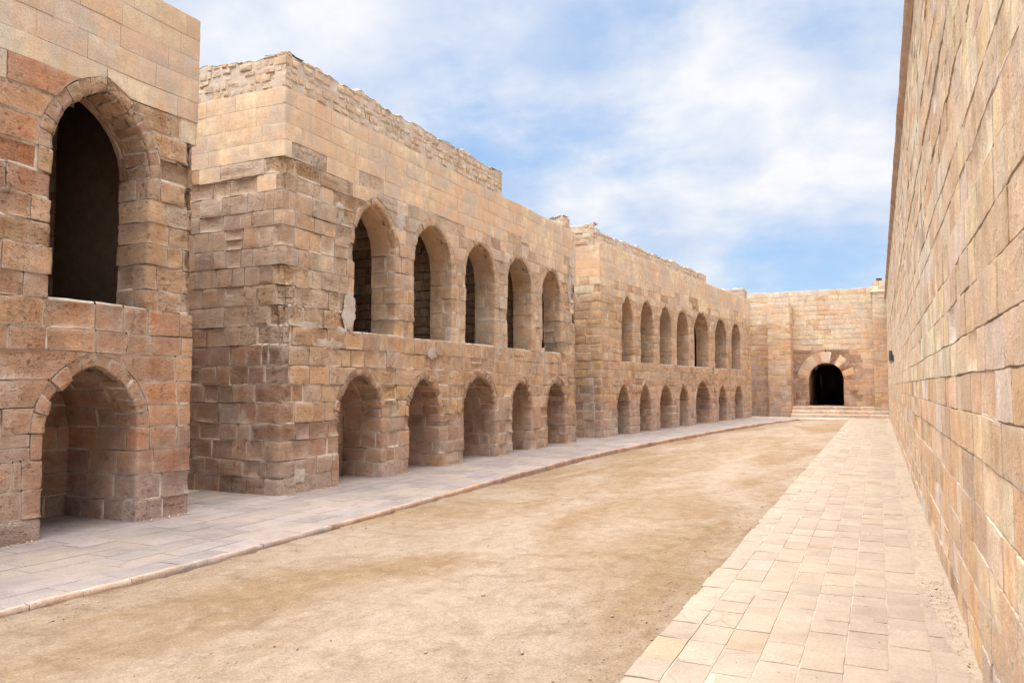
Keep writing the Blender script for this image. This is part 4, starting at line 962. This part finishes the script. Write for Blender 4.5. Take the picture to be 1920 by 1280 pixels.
def loose_bits():
    base = np.array([(0, 0, 1), (0.9, 0, 0.2), (0.25, 0.85, 0.25), (-0.75, 0.5, 0.2), (-0.7, -0.55, 0.2), (0.3, -0.85, 0.25), (0, 0, -0.6)], float)
    bf = np.array([(0,1,2), (0,2,3), (0,3,4), (0,4,5), (0,5,1), (6,2,1), (6,3,2), (6,4,3), (6,5,4), (6,1,5)])
    def scatter(name, pts, sizes, cols, flat=0.6):
        V, F, C, n = [], [], [], 0
        for p, s, c in zip(pts, sizes, cols):
            a = rng.random() * 6.28; q = base * (0.7 + 0.6 * rng.random((7, 1))) * np.array([1, U(0.55, 1), flat * U(0.6, 1.2)]) * s
            q = np.stack([q[:, 0] * math.cos(a) - q[:, 1] * math.sin(a), q[:, 0] * math.sin(a) + q[:, 1] * math.cos(a), q[:, 2]], 1)
            V.append(q + p); F.append(bf + n); n += 7; C.append(np.tile(np.concatenate([c, [rng.random()]]), (7, 1)))
        return mesh_obj(name, np.concatenate(V), np.concatenate(F), M_STONE, None, np.concatenate(C), np.full(n, 0.3), smooth=False)
    peb = [c * 0.7 for c in pal((196, 168, 134), (172, 140, 106), (140, 110, 82), (210, 192, 168), (104, 82, 64))]
    P, S, C = [], [], []
    while len(P) < 6000:
        y = 3 + 30 * rng.random() ** 1.9; kx = float(kerb_x(y)); r = rng.random()
        if r < 0.25: x = PX0 - abs(rng.normal(0, 0.25))
        elif r < 0.42: x = kx + abs(rng.normal(0.05, 0.25))
        else: x = kx + (PX0 - kx) * rng.random()
        if x < kx + 0.03 or x > PX0 - 0.02: continue
        if r >= 0.42 and n1(x * 1.1, y * 0.9, 2.2) + 0.5 * n1(x * 4, y * 4, 1) < U(-0.45, 0.55): continue
        s = 0.003 + 0.009 * rng.random() ** 3 + (0.014 * rng.random() if rng.random() < 0.04 else 0)
        z = float(sand_z(np.array([[x, y, 0.0]]))[0])
        P.append((x, y, min(z, -0.012) + 0.2 * s)); S.append(s); C.append(pick(peb, 1))
    tag(scatter('pebbles', P, S, C), 'scattered pebbles and grit lying on the sand of the court', 'pebbles', 'stuff')
    P, S, C = [], [], []
    while len(P) < 7000:
        y = 3 + 30 * rng.random() ** 1.8; x = 0.47 - abs(rng.normal(0, 0.20)); 
        if rng.random() < 0.10: x = U(PX0, 0.45)
        if x < PX0: continue
        if x > -0.1 and n1(x * 3, y * 1.4, 6.1) < U(-0.5, 0.6): continue
        s = 0.002 + 0.007 * rng.random() ** 3; P.append((x, y, 0.002 + dirt_z(x, y) * (x > 0))); S.append(s); C.append(pick(peb, 2, pal((110, 86, 66), (84, 66, 52)), 1.5))
    for _ in range(500):
        y = 3 + 20 * rng.random() ** 1.5; x = U(-8.1, -6.1); P.append((x, y, 0.003)); S.append(0.003 + 0.007 * rng.random() ** 3); C.append(pick(peb, 1))
    tag(scatter('wall_foot_debris', P, S, C, 0.4), 'dark flakes and grit strewn over the paving, thickest along the right wall', 'debris', 'stuff')
    # crumbled stone at the foot of the arcade piers
    P, S, C = [], [], []
    for (ya, yb) in ((4.6, 5.45), (6.66, 7.4), (9.2, 10.55), (11.85, 12.7), (13.9, 14.9), (16.5, 17.4), (18.6, 19.6), (21.0, 21.85)):
        for _ in range(70):
            s = 0.006 + 0.022 * rng.random() ** 2.5; P.append((XF + 0.01 + abs(rng.normal(0, 0.05)), U(ya, yb), 0.2 * s)); S.append(s); C.append(pick(CREAM, 1, TAN, 2, MAUVE, 1))
    tag(scatter('crumbled_stone', P, S, C), 'crumbled pale stone bits along the foot of the arcade piers', 'rubble', 'stuff')

def dirt_z(x, y):
    x = np.asarray(x, float); y = np.asarray(y, float); q = np.stack([np.atleast_1d(x) * 2.0, np.atleast_1d(y) * 0.9, np.zeros(np.atleast_1d(x).shape)], 1)
    z = 0.014 * (np.atleast_1d(x) - 0.30) / 0.20 + 0.012 * fbm(q, 4)
    return z if z.size > 1 else float(z[0])
def dirt():
    xs = np.linspace(-0.15, 0.52, 28); ys = np.concatenate([np.arange(1.5, 14, 0.07), np.arange(14, 44.3, 0.2)])
    X, Y = np.meshgrid(xs, ys); Z = dirt_z(X.ravel(), Y.ravel()); Z = np.clip(Z, -0.004, 0.03)
    i = np.arange(X.size).reshape(X.shape); F = np.stack([i[:-1, :-1], i[:-1, 1:], i[1:, 1:], i[1:, :-1]], -1).reshape(-1, 4)
    tag(mesh_obj('wall_foot_dirt', np.stack([X.ravel(), Y.ravel(), Z], 1), F, M_DIRT), 'thin drift of sandy dirt along the foot of the right wall', 'dirt', 'stuff')

# ------------------------------------------------------------------ small fittings
def tube(p0, p1, r, n=10):
    p0, p1 = np.array(p0, float), np.array(p1, float); d = (p1 - p0) / np.linalg.norm(p1 - p0)
    a = np.cross(d, [0, 0, 1.0]) if abs(d[2]) < 0.9 else np.cross(d, [1.0, 0, 0]); a /= np.linalg.norm(a); b = np.cross(d, a)
    t = np.linspace(0, 2 * math.pi, n, endpoint=False); ring = np.outer(np.cos(t), a) + np.outer(np.sin(t), b)
    r0, r1 = (r, r) if np.isscalar(r) else r
    V = np.concatenate([p0 + ring * r0, p1 + ring * r1]); F = [(i, (i + 1) % n, n + (i + 1) % n, n + i) for i in range(n)] + [tuple(range(n - 1, -1, -1)), tuple(range(n, 2 * n))]
    return V, F
def block(lo, hi, bev=0.01):
    import bmesh
    bm = bmesh.new(); bmesh.ops.create_cube(bm, size=1.0); lo, hi = np.array(lo), np.array(hi)
    for v in bm.verts: v.co = Vector((lo + hi) / 2 + np.array(v.co) * (hi - lo))
    bmesh.ops.bevel(bm, geom=bm.edges[:], offset=bev, segments=2, affect='EDGES'); bm.verts.index_update()
    V = np.array([v.co[:] for v in bm.verts]); F = [tuple(v.index for v in f.verts) for f in bm.faces]; bm.free(); return V, F
def fittings():
    metal = plain_material('dull_grey_metal', (0.10, 0.10, 0.105), 20, 0.5, 0.6, 0.5); glass = plain_material('dusty_lamp_glass', (0.32, 0.33, 0.34), 20, 0.25, 0.0, 0.5)
    white = plain_material('white_metal_casing', (0.62, 0.62, 0.60), 20, 0.5, 0.0, 0.4)
    y, z = 28.3, 2.52
    root = empty('wall_lamp', (0.5, y, z), 'small dark grey lamp fixed to the right wall near the far end', 'lamp')
    mesh_obj('bracket', *tube((0.52, y, z + 0.05), (0.42, y, z + 0.05), 0.02), metal, root, smooth=False)
    mesh_obj('wall_plate', *block((0.46, y - 0.07, z - 0.06), (0.50, y + 0.07, z + 0.16)), metal, root, smooth=False)
    mesh_obj('lamp_housing', *tube((0.41, y, z - 0.02), (0.41, y, z + 0.30), (0.065, 0.05), 14), metal, root, smooth=False)
    mesh_obj('lamp_glass', *tube((0.41, y, z - 0.12), (0.41, y, z - 0.021), (0.045, 0.06), 14), glass, root, smooth=False)
    root = empty('floodlight', (0.18, 45.8, 7.25), 'tiny white floodlight on top of the corner tower', 'floodlight')
    mesh_obj('casing', *block((0.02, 45.7, 7.31), (0.36, 45.95, 7.47), 0.02), white, root, smooth=False)
    mesh_obj('front_glass', *block((0.05, 45.68, 7.335), (0.33, 45.699, 7.445), 0.005), metal, root, smooth=False)
    mesh_obj('bracket', *tube((0.19, 45.82, 7.2), (0.19, 45.82, 7.32), 0.03), metal, root, smooth=False)

near_building(); middle_building(); far_building(); right_wall(); gate_end()
ground(); dirt(); loose_bits(); fittings()
